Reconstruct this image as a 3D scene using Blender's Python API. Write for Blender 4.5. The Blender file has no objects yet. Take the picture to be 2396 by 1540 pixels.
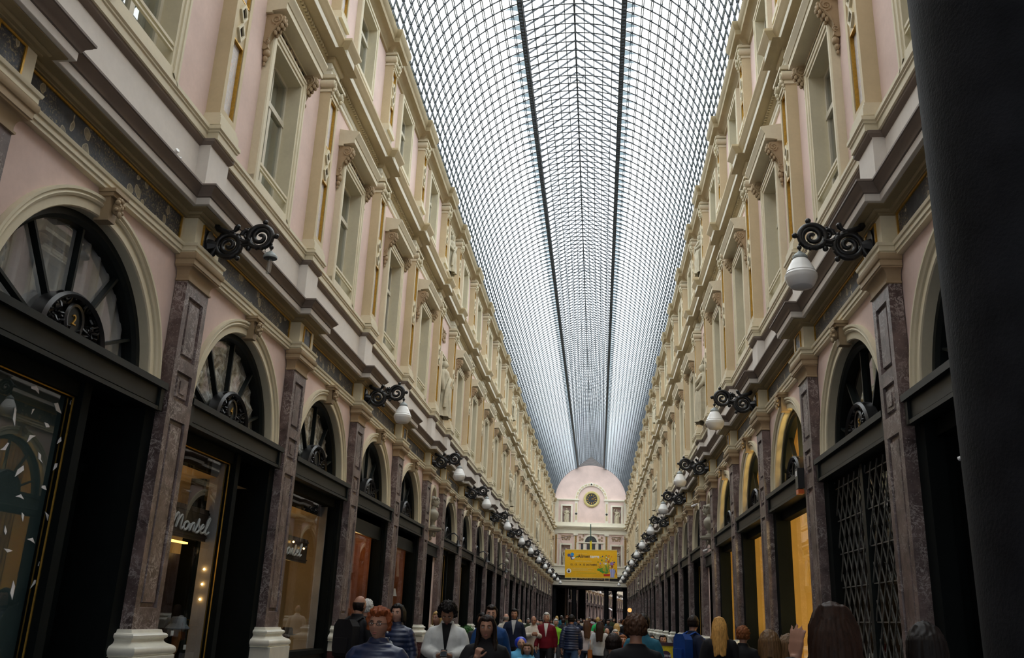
import bpy, bmesh, math, random
from mathutils import Vector, Matrix
PI = math.pi
random.seed(7)
SC = bpy.context.scene
COL = SC.collection

# ------------------------------------------------------------------ layout
B, NB = 4.051, 2.871                      # ordinary bay, narrow niche bay


def pil_y(k):
    y = 10.013
    if k >= 1:
        for j in range(1, k):
            y += NB if j % 6 == 5 else B
    else:
        y -= B * (1 - k)
    return y


PY = {k: pil_y(k) for k in range(-1, 27)}
LAST = 25
YEND = 103.5                               # far gable wall
YNEAR = 1.9                                # near end of the gallery
CAM = Vector((0.887, 0.0, 1.55))


def is_niche(j):
    return j % 6 == 5 and j > 0


# ------------------------------------------------------------------ mesh builder
class MB:
    def __init__(s):
        s.v = []; s.f = []; s.m = []; s.cur = 0

    def add(s, verts, faces):
        o = len(s.v)
        s.v.extend([tuple(p) for p in verts])
        for f in faces:
            s.f.append(tuple(i + o for i in f)); s.m.append(s.cur)
        return s

    def box(s, x0, x1, y0, y1, z0, z1):
        return s.add([(x0, y0, z0), (x1, y0, z0), (x1, y1, z0), (x0, y1, z0), (x0, y0, z1), (x1, y0, z1), (x1, y1, z1), (x0, y1, z1)],
                     [(0, 3, 2, 1), (4, 5, 6, 7), (0, 1, 5, 4), (1, 2, 6, 5), (2, 3, 7, 6), (3, 0, 4, 7)])

    def bar(s, a, b, w, h=None, up=(0, 0, 1)):
        """square bar from a to b"""
        a = Vector(a); b = Vector(b); d = (b - a).normalized(); u = Vector(up)
        if abs(d.dot(u)) > .95: u = Vector((1, 0, 0))
        r = d.cross(u).normalized(); u = r.cross(d); h = h or w
        P = []
        for p in (a, b):
            for i, j in ((-1, -1), (1, -1), (1, 1), (-1, 1)):
                P.append(p + r * (i * w / 2) + u * (j * h / 2))
        return s.add(P, [(0, 1, 2, 3), (7, 6, 5, 4), (0, 4, 5, 1), (1, 5, 6, 2), (2, 6, 7, 3), (3, 7, 4, 0)])

    def tube(s, pts, rad, n=6, caps=True, flat=None):
        pts = [Vector(p) for p in pts]; N = len(pts)
        rad = rad if isinstance(rad, (list, tuple)) else [rad] * N
        V = []; ref = None
        for i, p in enumerate(pts):
            t = (pts[min(i + 1, N - 1)] - pts[max(i - 1, 0)])
            t = t.normalized() if t.length > 1e-9 else Vector((0, 0, 1))
            if ref is None:
                ref = Vector((0, 0, 1)) if abs(t.z) < .9 else Vector((1, 0, 0))
            r = t.cross(ref)
            if r.length < 1e-6: r = t.cross(Vector((0, 1, 0)))
            r.normalize(); u = r.cross(t).normalized(); ref = u
            for k in range(n):
                a = 2 * PI * k / n
                V.append(p + r * (math.cos(a) * rad[i]) + u * (math.sin(a) * rad[i]))
        F = [(i * n + k, i * n + (k + 1) % n, (i + 1) * n + (k + 1) % n, (i + 1) * n + k) for i in range(N - 1) for k in range(n)]
        if caps:
            F.append(tuple(range(n - 1, -1, -1))); F.append(tuple((N - 1) * n + k for k in range(n)))
        return s.add(V, F)

    def lathe(s, prof, n=20, c=(0, 0, 0), a0=0, a1=2 * PI):
        """prof: (r, z) list, axis z"""
        full = abs(a1 - a0 - 2 * PI) < 1e-6
        m = n if full else n + 1
        V = [(c[0] + r * math.cos(a0 + (a1 - a0) * k / n), c[1] + r * math.sin(a0 + (a1 - a0) * k / n), c[2] + z) for r, z in prof for k in range(m)]
        F = []
        for i in range(len(prof) - 1):
            for k in range(n):
                k2 = (k + 1) % m
                F.append((i * m + k, i * m + k2, (i + 1) * m + k2, (i + 1) * m + k))
        return s.add(V, F)

    def ball(s, c, r, n=10, m=6, sc=(1, 1, 1)):
        prof = [(max(1e-4, math.sin(PI * i / m)), -math.cos(PI * i / m)) for i in range(m + 1)]
        V = [(c[0] + r * sc[0] * q * math.cos(2 * PI * k / n), c[1] + r * sc[1] * q * math.sin(2 * PI * k / n), c[2] + r * sc[2] * z) for q, z in prof for k in range(n)]
        F = [(i * n + k, i * n + (k + 1) % n, (i + 1) * n + (k + 1) % n, (i + 1) * n + k) for i in range(m) for k in range(n)]
        return s.add(V, F)

    def prism(s, pts, h0, h1, axis='x'):
        """closed 2-D polygon pts extruded along an axis. axis x: pts=(y,z)  axis y: pts=(x,z)  axis z: pts=(x,y)"""
        n = len(pts)
        mk = {'x': lambda p, h: (h, p[0], p[1]), 'y': lambda p, h: (p[0], h, p[1]), 'z': lambda p, h: (p[0], p[1], h)}[axis]
        V = [mk(p, h0) for p in pts] + [mk(p, h1) for p in pts]
        F = [tuple(range(n)), tuple(range(2 * n - 1, n - 1, -1))] + [(i, (i + 1) % n, n + (i + 1) % n, n + i) for i in range(n)]
        return s.add(V, F)

    def arc(s, prof, cy, cz, n=32, a0=0, a1=PI):
        """closed profile of (x, r) swept round the x axis at (cy,cz)"""
        m = len(prof); V = []
        for k in range(n + 1):
            a = a0 + (a1 - a0) * k / n
            V += [(x, cy + r * math.cos(a), cz + r * math.sin(a)) for x, r in prof]
        F = [(k * m + i, k * m + (i + 1) % m, (k + 1) * m + (i + 1) % m, (k + 1) * m + i) for k in range(n) for i in range(m)]
        F += [tuple(range(m)), tuple(n * m + i for i in range(m - 1, -1, -1))]
        return s.add(V, F)

    def band(s, prof, y0, y1, centers=(), hw=.4, e=.2):
        """moulding along y: prof=(x,z) open list; at each centre it breaks forward by e over a half width hw"""
        P = []
        cs = [c for c in centers if y0 - hw < c < y1 + hw]
        for x, z in prof:
            row = [(x, y0, z)]
            q = x - prof[0][0]
            for c in cs:
                a, b = c - hw - q, c + hw + q
                row += [(x, a, z), (x + e, a, z), (x + e, b, z), (x, b, z)]
            row.append((x, y1, z)); P.append(row)
        n = len(P[0]); V = [p for r in P for p in r]
        F = [(i * n + k, i * n + k + 1, (i + 1) * n + k + 1, (i + 1) * n + k) for i in range(len(P) - 1) for k in range(n - 1)]
        return s.add(V, F)

    def frame(s, y0, y1, z0, z1, x0, x1, w, mitre=True):
        """rectangular frame in the y-z plane, width w inwards"""
        s.box(x0, x1, y0, y0 + w, z0, z1); s.box(x0, x1, y1 - w, y1, z0, z1)
        s.box(x0, x1, y0 + w, y1 - w, z0, z0 + w); return s.box(x0, x1, y0 + w, y1 - w, z1 - w, z1)

    def mframe(s, prof, y0, y1, z0, z1, sides='lrtb'):
        """moulded frame, prof = closed (x, inward) list"""
        m = len(prof)
        cor = [lambda i: (y0 + i, z0 + i), lambda i: (y1 - i, z0 + i), lambda i: (y1 - i, z1 - i), lambda i: (y0 + i, z1 - i)]
        V = []
        for c in cor:
            V += [(x, *c(i)) for x, i in prof]
        F = []
        for k, nm in enumerate('brtl'):
            if nm not in sides: continue
            k2 = (k + 1) % 4
            F += [(k * m + i, k * m + (i + 1) % m, k2 * m + (i + 1) % m, k2 * m + i) for i in range(m)]
        return s.add(V, F)

    def xform(s, M, start=0):
        for i in range(start, len(s.v)):
            s.v[i] = tuple(M @ Vector(s.v[i]))
        return s

    def mesh(s, name, mats, smooth=None, weld=False):
        me = bpy.data.meshes.new(name)
        me.from_pydata(s.v, [], s.f)
        for m in (mats if isinstance(mats, (list, tuple)) else [mats]): me.materials.append(m)
        me.polygons.foreach_set('material_index', s.m)
        bm = bmesh.new(); bm.from_mesh(me)
        if weld: bmesh.ops.remove_doubles(bm, verts=bm.verts, dist=1e-5)
        bmesh.ops.recalc_face_normals(bm, faces=bm.faces)
        bm.to_mesh(me); bm.free()
        if smooth:
            me.polygons.foreach_set('use_smooth', [True] * len(me.polygons))
            if smooth < 3: me.set_sharp_from_angle(angle=smooth)
        me.update()
        return me


def link(name, data, parent=None, **props):
    o = bpy.data.objects.new(name, data); COL.objects.link(o)
    if parent is not None: o.parent = parent
    for k, v in props.items(): o[k] = v
    return o


def tag(o, label=None, cat=None, group=None, kind=None):
    for k, v in (('label', label), ('category', cat), ('group', group), ('kind', kind)):
        if v: o[k] = v
    return o


def spawn(tmpl, name, loc=(0, 0, 0), rz=0, label=None, cat=None, group=None, kind=None, scale=None):
    """a thing from a template: list of (part name, mesh, [sub parts], part label)"""
    root = link(name, None); root.empty_display_size = .2
    root.location = loc; root.rotation_euler = (0, 0, rz)
    if scale: root.scale = scale if isinstance(scale, tuple) else (scale,) * 3
    tag(root, label, cat, group, kind)
    for p in tmpl:
        o = link(p[0], p[1], root)
        if len(p) > 3 and p[3]: o['label'] = p[3]
        for q in (p[2] if len(p) > 2 and p[2] else []):
            link(q[0], q[1], o)
    return root


def joined(name, tmpl):
    """one mesh of a template, for copies too small to show their parts"""
    bm = bmesh.new(); mats = []
    for p in tmpl:
        for q in [p] + list(p[2] if len(p) > 2 and p[2] else []):
            me = q[1]; n0 = len(bm.faces); bm.from_mesh(me); bm.faces.ensure_lookup_table()
            mp = []
            for m in me.materials:
                if m not in mats: mats.append(m)
                mp.append(mats.index(m))
            for f in bm.faces[n0:]: f.material_index = mp[f.material_index]
    me = bpy.data.meshes.new(name); bm.to_mesh(me); bm.free()
    for m in mats: me.materials.append(m)
    return me


FARMESH = {}


def put(key, tmpl, name, far, loc, rz, label, cat, group=None, kind=None):
    if far:
        if key not in FARMESH: FARMESH[key] = joined(key, tmpl)
        o = link(name, FARMESH[key]); o.location = loc; o.rotation_euler = (0, 0, rz)
        return tag(o, label, cat, group, kind)
    return spawn(tmpl, name, loc, rz, label, cat, group, kind)


ORD = 'zeroth first second third fourth fifth sixth seventh eighth ninth tenth eleventh twelfth thirteenth fourteenth fifteenth sixteenth seventeenth eighteenth nineteenth twentieth twenty-first twenty-second twenty-third twenty-fourth twenty-fifth twenty-sixth twenty-seventh twenty-eighth'.split()


# ------------------------------------------------------------------ materials
def nt(name):
    m = bpy.data.materials.new(name); m.use_nodes = True
    t = m.node_tree; t.nodes.clear()
    out = t.nodes.new('ShaderNodeOutputMaterial')
    return m, t, out


def N(t, typ, **kw):
    n = t.nodes.new(typ)
    for k, v in kw.items():
        if k.startswith('i_'):
            n.inputs[k[2:].replace('_', ' ')].default_value = v
        else: setattr(n, k, v)
    return n


def ramp(t, fac, stops):
    r = t.nodes.new('ShaderNodeValToRGB'); e = r.color_ramp.elements
    while len(e) < len(stops): e.new(.5)
    for el, (p, c) in zip(e, stops):
        el.position = p; el.color = (*c, 1)
    t.links.new(fac, r.inputs[0]); return r.outputs[0]


def pos(t, scale=(1, 1, 1)):
    g = t.nodes.new('ShaderNodeNewGeometry'); mp = t.nodes.new('ShaderNodeMapping')
    mp.inputs['Scale'].default_value = scale
    t.links.new(g.outputs['Position'], mp.inputs['Vector']); return mp.outputs[0]


def noise(t, vec, scale, detail=3, rough=.55, dist=0):
    n = N(t, 'ShaderNodeTexNoise'); n.inputs['Scale'].default_value = scale; n.inputs['Detail'].default_value = detail
    n.inputs['Roughness'].default_value = rough; n.inputs['Distortion'].default_value = dist
    t.links.new(vec, n.inputs['Vector']); return n.outputs['Fac']


def mixc(t, fac, a, b, typ='MIX'):
    m = N(t, 'ShaderNodeMix', data_type='RGBA', blend_type=typ)
    for i, v in ((0, fac), (6, a), (7, b)):
        if hasattr(v, 'is_linked') or hasattr(v, 'links'): t.links.new(v, m.inputs[i])
        elif i == 0: m.inputs[0].default_value = v
        else: m.inputs[i].default_value = (*v, 1)
    return m.outputs[2]


def bsdf(t, out, color, rough=.6, metal=0, spec=.5, bump=None, bdist=.01, bstr=.4):
    b = N(t, 'ShaderNodeBsdfPrincipled')
    if hasattr(color, 'links'): t.links.new(color, b.inputs['Base Color'])
    else: b.inputs['Base Color'].default_value = (*color, 1)
    if hasattr(rough, 'links'): t.links.new(rough, b.inputs['Roughness'])
    else: b.inputs['Roughness'].default_value = rough
    b.inputs['Metallic'].default_value = metal; b.inputs['Specular IOR Level'].default_value = spec
    if bump is not None:
        n = N(t, 'ShaderNodeBump'); n.inputs['Distance'].default_value = bdist; n.inputs['Strength'].default_value = bstr
        t.links.new(bump, n.inputs['Height']); t.links.new(n.outputs[0], b.inputs['Normal'])
    t.links.new(b.outputs[0], out.inputs[0]); return b


def paint(name, c, var=.12, scale=3, rough=.6, spec=.3, bump=0):
    """painted plaster / wood: base colour with soft blotches and fine grain"""
    m, t, out = nt(name); p = pos(t)
    f = noise(t, p, scale, 4); g = noise(t, p, scale * 14, 2)
    lo = tuple(x * (1 - var) for x in c); hi = tuple(min(1, x * (1 + var * .6)) for x in c)
    col = ramp(t, f, [(.3, lo), (.7, hi)])
    col = mixc(t, .12, col, ramp(t, g, [(.3, tuple(x * .7 for x in c)), (.7, hi)]))
    bsdf(t, out, col, rough, 0, spec, g if bump else None, .004, bump)
    return m


def marble(name, base, dark, light, scale=1.0, rough=.35, vein=.03):
    m, t, out = nt(name); p = pos(t)
    f = noise(t, p, 2.2 * scale, 6, .62, .6)
    col = ramp(t, f, [(.28, dark), (.5, base), (.72, tuple(x * 1.7 for x in base))])
    v1 = noise(t, p, 4.5 * scale, 7, .68, .8)
    veins = ramp(t, v1, [(.5 - vein, (0, 0, 0)), (.5, (1, 1, 1)), (.5 + vein, (0, 0, 0))])
    msk = noise(t, p, 1.3 * scale, 2)
    vm = mixc(t, 1, veins, ramp(t, msk, [(.42, (0, 0, 0)), (.62, (1, 1, 1))]), 'MULTIPLY')
    col = mixc(t, vm, col, light)
    s = noise(t, p, 26 * scale, 3)
    col = mixc(t, ramp(t, s, [(.62, (0, 0, 0)), (.72, (.6, .6, .6))]), col, light)
    bsdf(t, out, col, rough, 0, .5)
    return m


def metal(name, c, rough=.4, metallic=1.0):
    m, t, out = nt(name); p = pos(t)
    f = noise(t, p, 25, 3)
    bsdf(t, out, ramp(t, f, [(.3, tuple(x * .7 for x in c)), (.7, c)]), rough, metallic, .5)
    return m


def plain(name, c, rough=.6, spec=.4, metallic=0.0):
    m, t, out = nt(name)
    p = pos(t); f = noise(t, p, 30, 3)
    bsdf(t, out, ramp(t, f, [(.3, tuple(x * .86 for x in c)), (.7, tuple(min(1, x * 1.08) for x in c))]), rough, metallic, spec)
    return m


def emit(name, c, s):
    m, t, out = nt(name)
    e = N(t, 'ShaderNodeEmission'); e.inputs[0].default_value = (*c, 1); e.inputs[1].default_value = s
    t.links.new(e.outputs[0], out.inputs[0]); return m


def pane(name, tint=(.93, .96, .96), ior=1.5, refl=1.0, rough=0.0, graze=1.0):
    """thin sheet of glass: what is behind it, tinted, plus a Fresnel reflection"""
    m, t, out = nt(name)
    tr = N(t, 'ShaderNodeBsdfTransparent'); tr.inputs[0].default_value = (*tint, 1)
    gl = N(t, 'ShaderNodeBsdfGlossy'); gl.inputs['Roughness'].default_value = rough
    lw = N(t, 'ShaderNodeLayerWeight'); lw.inputs[0].default_value = .5
    pw = N(t, 'ShaderNodeMath', operation='POWER'); pw.inputs[1].default_value = 5.0
    t.links.new(lw.outputs['Facing'], pw.inputs[0])
    f0 = 2 * ((ior - 1) / (ior + 1)) ** 2 * refl
    mu = N(t, 'ShaderNodeMath', operation='MULTIPLY_ADD'); mu.inputs[1].default_value = graze - f0; mu.inputs[2].default_value = f0; mu.use_clamp = True
    t.links.new(pw.outputs[0], mu.inputs[0])
    mx = N(t, 'ShaderNodeMixShader')
    t.links.new(mu.outputs[0], mx.inputs[0]); t.links.new(tr.outputs[0], mx.inputs[1]); t.links.new(gl.outputs[0], mx.inputs[2])
    t.links.new(mx.outputs[0], out.inputs[0]); return m


def frieze_mat():
    m, t, out = nt('painted_frieze'); p = pos(t)
    base = ramp(t, noise(t, p, 5, 5, .7), [(.3, (.012, .015, .022)), (.55, (.035, .042, .055)), (.8, (.12, .125, .14))])
    v = N(t, 'ShaderNodeTexVoronoi', feature='F1'); v.inputs['Scale'].default_value = 5.5
    w = N(t, 'ShaderNodeTexNoise'); w.inputs['Scale'].default_value = 3.0
    ad = N(t, 'ShaderNodeVectorMath', operation='ADD'); sc = N(t, 'ShaderNodeVectorMath', operation='SCALE'); sc.inputs['Scale'].default_value = .25
    t.links.new(p, w.inputs['Vector']); t.links.new(w.outputs['Color'], sc.inputs[0]); t.links.new(p, ad.inputs[0]); t.links.new(sc.outputs[0], ad.inputs[1])
    t.links.new(ad.outputs[0], v.inputs['Vector'])
    blob = ramp(t, v.outputs['Distance'], [(.3, (1, 1, 1)), (.34, (0, 0, 0))])
    rim = ramp(t, v.outputs['Distance'], [(.27, (0, 0, 0)), (.31, (1, 1, 1)), (.34, (0, 0, 0))])
    sp = N(t, 'ShaderNodeSeparateColor'); t.links.new(v.outputs['Color'], sp.inputs[0])
    on = ramp(t, sp.outputs[0], [(.36, (0, 0, 0)), (.38, (1, 1, 1))])
    fac = mixc(t, 1, blob, on, 'MULTIPLY')
    tan = ramp(t, noise(t, p, 20, 4), [(.3, (.14, .125, .1)), (.7, (.36, .31, .2))])
    col = mixc(t, fac, base, tan)
    col = mixc(t, mixc(t, 1, rim, on, 'MULTIPLY'), col, (.55, .49, .34))
    fine = ramp(t, noise(t, p, 38, 4, .7), [(.53, (0, 0, 0)), (.6, (.8, .8, .8))])
    msk = ramp(t, noise(t, p, 2.3, 2), [(.4, (0, 0, 0)), (.55, (1, 1, 1))])
    col = mixc(t, mixc(t, 1, fine, msk, 'MULTIPLY'), col, (.3, .25, .15))
    bsdf(t, out, col, .5, 0, .4); return m


def arabesque_mat():
    m, t, out = nt('painted_arabesque'); p = pos(t)
    f = noise(t, p, 13, 5, .7, 1.2)
    col = ramp(t, f, [(.3, (.66, .42, .28)), (.42, (.8, .74, .68)), (.53, (.56, .56, .6)), (.62, (.82, .7, .6)), (.74, (.68, .36, .26))])
    g = noise(t, p, 22, 4)
    col = mixc(t, .35, col, ramp(t, g, [(.35, (.5, .42, .36)), (.65, (.78, .74, .7))]))
    bsdf(t, out, col, .5); return m


def stone_floor():
    m, t, out = nt('stone_paving'); p = pos(t)
    br = N(t, 'ShaderNodeTexBrick'); br.inputs['Scale'].default_value = 1.0
    br.inputs['Brick Width'].default_value = .9; br.inputs['Row Height'].default_value = .6; br.inputs['Mortar Size'].default_value = .006
    br.inputs['Color1'].default_value = (.06, .062, .072, 1); br.inputs['Color2'].default_value = (.08, .083, .095, 1); br.inputs['Mortar'].default_value = (.03, .03, .03, 1)
    t.links.new(p, br.inputs['Vector'])
    col = mixc(t, .4, br.outputs['Color'], ramp(t, noise(t, p, 1.6, 4), [(.3, (.045, .045, .05)), (.7, (.1, .1, .115))]))
    bsdf(t, out, col, .6, 0, .2); return m


M = {}
M['pink'] = paint('pink_stucco', (.76, .595, .54), .10, 1.2, .8, .2)
M['cream'] = paint('cream_paint', (.73, .665, .49), .08, 1.5, .6, .3)
M['creamlight'] = paint('pale_cream_paint', (.78, .75, .63), .07, 1.5, .65, .3)
M['plinth'] = paint('pale_grey_paint', (.76, .72, .67), .08, 1.0, .7, .25)
M['taupe'] = paint('taupe_moulding_paint', (.21, .17, .145), .12, 2.0, .6, .3)
M['beige'] = paint('beige_stone_paint', (.42, .315, .19), .12, 2.5, .55, .3)
M['ochre'] = paint('ochre_cream_paint', (.62, .52, .33), .1, 1.6, .6, .3)
M['olive'] = paint('olive_soffit_paint', (.34, .27, .155), .14, 1.8, .65, .25)  # shade under the main cornice, put into the colour
M['cornice_shade'] = paint('cornice_shade_tone', (.44, .36, .215), .12, 1.8, .65, .25)  # darkened for the shade on upper soffit, dentils and eaves
M['marble'] = marble('purple_marble', (.118, .083, .078), (.035, .02, .019), (.46, .41, .39), 1.9, .4, .035)
M['redmarble'] = marble('dark_red_marble', (.07, .02, .018), (.02, .008, .008), (.2, .1, .09), 2.0, .3)
M['whitestone'] = paint('white_stone', (.74, .72, .62), .12, 5, .35, .5)
M['green'] = paint('dark_green_paint', (.008, .012, .012), .25, 4, .42, .22)
M['matte'] = paint('black_green_frame', (.006, .008, .008), .2, 4, .7, .06)
M['black'] = metal('black_cast_iron', (.012, .012, .013), .35, .0)
M['gold'] = metal('gilding', (.62, .36, .06), .42, .75)
M['frieze'] = frieze_mat()
M['arab'] = arabesque_mat()
M['glass'] = pane('shop_glass', (.86, .9, .9), 1.55, 1.25)
M['winglass'] = pane('window_glass', (.8, .84, .83), 1.6, 2.6)
M['blind'] = paint('pale_green_blind', (.5, .51, .43), .15, .8, .8, .2)
M['sash'] = paint('sash_paint', (.66, .62, .5), .06, 3, .5, .3)
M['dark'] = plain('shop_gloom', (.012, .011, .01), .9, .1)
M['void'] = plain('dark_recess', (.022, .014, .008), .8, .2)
M['opal'] = None
m, t, out = nt('opal_glass')
b = bsdf(t, out, (.86, .87, .86), .18, 0, .5); b.inputs['Subsurface Weight'].default_value = 0.0
M['opal'] = m
M['iron'] = metal('grey_roof_iron', (.10, .115, .13), .5, .3)
M['ironlight'] = metal('pale_glazing_bar', (.32, .36, .36), .5, .2)
M['roofglass'] = pane('roof_glass', (.93, .965, .97), 1.45, 1.0, 0, .45)
m, t, out = nt('roof_glass_flap')
_a = N(t, 'ShaderNodeBsdfTransparent'); _a.inputs[0].default_value = (.07, .085, .09, 1)
_b = N(t, 'ShaderNodeBsdfTranslucent'); _b.inputs[0].default_value = (.07, .09, .105, 1)
_c = N(t, 'ShaderNodeAddShader'); t.links.new(_a.outputs[0], _c.inputs[0]); t.links.new(_b.outputs[0], _c.inputs[1]); t.links.new(_c.outputs[0], out.inputs[0])
M['fin'] = m
M['column'] = paint('black_stone', (.011, .0115, .0135), .5, 9, .7, .1, .3)
M['floor'] = stone_floor()
M['statue'] = paint('statue_stone', (.56, .51, .38), .18, 6, .7, .2)
M['statuegrey'] = paint('grey_statue_stone', (.40, .38, .31), .2, 6, .6, .3)

# ------------------------------------------------------------------ facade templates (x = out of the wall, y = along it, z = up)
WALLX = -.26                                # plane of the stucco
ZC, RA = 3.86, 1.44
ZM = 3.98                         # springing and radius of the arched windows


def t_pilaster():
    pl = MB(); pl.box(-.25, .06, -.43, .43, 0, .82); pl.box(-.25, .09, -.46, .46, 0, .1)
    bs = MB(); bs.box(-.25, .075, -.445, .445, .82, 1.0)

    def sq(prof):
        V = []; n = len(prof)
        for p, z in prof:
            V += [(-.25, -.32 - p, z), (-.1 + p, -.32 - p, z), (-.1 + p, .32 + p, z), (-.25, .32 + p, z)]
        F = [(i * 4 + k, i * 4 + k + 1, i * 4 + k + 5, i * 4 + k + 4) for i in range(n - 1) for k in range(3)]
        return V, F
    pr = [(.165, 1.0)] + [(.12 + .05 * math.cos(a), 1.055 + .055 * math.sin(a)) for a in [x * PI / 6 - PI / 2 for x in range(1, 6)]] + \
         [(.11, 1.115), (.075, 1.13), (.055, 1.155), (.06, 1.175)] + [(.055 + .032 * math.cos(a), 1.205 + .03 * math.sin(a)) for a in [x * PI / 5 - PI / 2 for x in range(1, 5)]] + \
         [(.04, 1.24), (.03, 1.27), (0, 1.275), (-.05, 1.275)]
    bs.add(*sq(pr))
    # marble shaft with sunk panels on its face
    sh = MB()
    z0, z1, h, xf, dp = 1.27, 5.31, .305, -.1, .035
    rects = [(1.42, 1.62, .2), (1.68, 3.62, .2), (3.86, 4.2, .2), (4.36, 5.13, .2)]
    rects = [(1.5, 3.62, .2), (3.84, 4.2, .2), (4.36, 5.13, .2)]
    sh.add([(-.25, -h, z0), (xf, -h, z0), (xf, -h, z1), (-.25, -h, z1)], [(0, 1, 2, 3)])
    sh.add([(-.25, h, z0), (xf, h, z0), (xf, h, z1), (-.25, h, z1)], [(3, 2, 1, 0)])
    zz = z0
    for a, b_, w in rects:
        sh.add([(xf, -h, zz), (xf, h, zz), (xf, h, a), (xf, -h, a)], [(0, 1, 2, 3)])
        sh.add([(xf, -h, a), (xf, -w, a), (xf, -w, b_), (xf, -h, b_), (xf, w, a), (xf, h, a), (xf, h, b_), (xf, w, b_)], [(0, 1, 2, 3), (4, 5, 6, 7)])
        g = .035
        sh.add([(xf, -w, a), (xf, w, a), (xf, w, b_), (xf, -w, b_), (xf - dp, -w + .008, a + .008), (xf - dp, w - .008, a + .008), (xf - dp, w - .008, b_ - .008), (xf - dp, -w + .008, b_ - .008)],
               [(0, 1, 5, 4), (1, 2, 6, 5), (2, 3, 7, 6), (3, 0, 4, 7)])
        # raised field inside the sinking
        x2, x3 = xf - dp, xf - .008; w2, w3 = w - .05, w - .062
        ins = [(x2, -w + .008, a + .008), (x2, w - .008, a + .008), (x2, w - .008, b_ - .008), (x2, -w + .008, b_ - .008)]
        mid = [(x2, -w2, a + .05), (x2, w2, a + .05), (x2, w2, b_ - .05), (x2, -w2, b_ - .05)]
        top = [(x3, -w3, a + .062), (x3, w3, a + .062), (x3, w3, b_ - .062), (x3, -w3, b_ - .062)]
        sh.add(ins + mid + top, [(k, (k + 1) % 4, 4 + (k + 1) % 4, 4 + k) for k in range(4)] + [(4 + k, 4 + (k + 1) % 4, 8 + (k + 1) % 4, 8 + k) for k in range(4)] + [(8, 9, 10, 11)])
        if b_ - a < .5:                        # little dark square in the middle panel
            sh.box(x3 - .05, x3 + .012, -.075, .075, (a + b_) / 2 - .075, (a + b_) / 2 + .075)
        zz = b_
    sh.add([(xf, -h, zz), (xf, h, zz), (xf, h, z1), (xf, -h, z1)], [(0, 1, 2, 3)])
    cp = MB()

    def sq2(prof, h=.305, xf=-.1):
        V = []; n = len(prof)
        for p, z in prof:
            V += [(-.25, -h - p, z), (xf + p, -h - p, z), (xf + p, h + p, z), (-.25, h + p, z)]
        F = [(i * 4 + k, i * 4 + k + 1, i * 4 + k + 5, i * 4 + k + 4) for i in range(n - 1) for k in range(3)]
        F.append(((n - 1) * 4, (n - 1) * 4 + 1, (n - 1) * 4 + 2, (n - 1) * 4 + 3))
        return V, F
    cp.add(*sq2([(0, 5.29), (.02, 5.295), (.022, 5.315), (.004, 5.325), (.004, 5.36)] + [(.004 + .072 * (1 - math.cos(a)), 5.36 + .1 * math.sin(a)) for a in [x * PI / 10 for x in range(1, 6)]] +
                [(.08, 5.475), (.092, 5.48), (.092, 5.545), (.105, 5.55), (.118, 5.575), (.118, 5.62)]))
    return [('plinth', pl.mesh('pilaster_plinth', M['redmarble'])), ('base', bs.mesh('pilaster_base', M['whitestone'], .6)),
            ('shaft', sh.mesh('pilaster_shaft', M['marble'])), ('capital', cp.mesh('pilaster_capital', M['beige'], .5))]


def scroll(cx, cy, r, turns=1.6, d=1, a0=0, n=26, rmin=.16):
    """flat spiral points in a plane"""
    return [(cx + r * (1 - (1 - rmin) * i / n) * math.cos(a0 + d * 2 * PI * turns * i / n), cy + r * (1 - (1 - rmin) * i / n) * math.sin(a0 + d * 2 * PI * turns * i / n)) for i in range(n + 1)]


def text_mesh(name, s, size, mat, loc=(0, 0, 0), rot=None, ext=.004, align='CENTER', sx=1.0, bold=0.0):
    cu = bpy.data.curves.new(name, 'FONT'); cu.body = s; cu.size = size; cu.extrude = ext; cu.align_x = align; cu.align_y = 'CENTER'
    cu.resolution_u = 3; cu.offset = bold
    o = bpy.data.objects.new(name, cu); COL.objects.link(o)
    dg = bpy.context.evaluated_depsgraph_get(); me = bpy.data.meshes.new_from_object(o.evaluated_get(dg))
    bpy.data.objects.remove(o); bpy.data.curves.remove(cu)
    me.name = name; me.materials.clear(); me.materials.append(mat)
    X = Matrix.Translation(loc) @ (rot or Matrix.Identity(4)) @ Matrix.Diagonal((sx, 1, 1, 1))
    me.transform(X)
    return me


# a text drawn in x-y laid on the wall: x->-y (reads left to right seen from the gallery), y->z
TXT = Matrix(((0, 0, 1, 0), (1, 0, 0, 0), (0, 1, 0, 0), (0, 0, 0, 1)))


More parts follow.
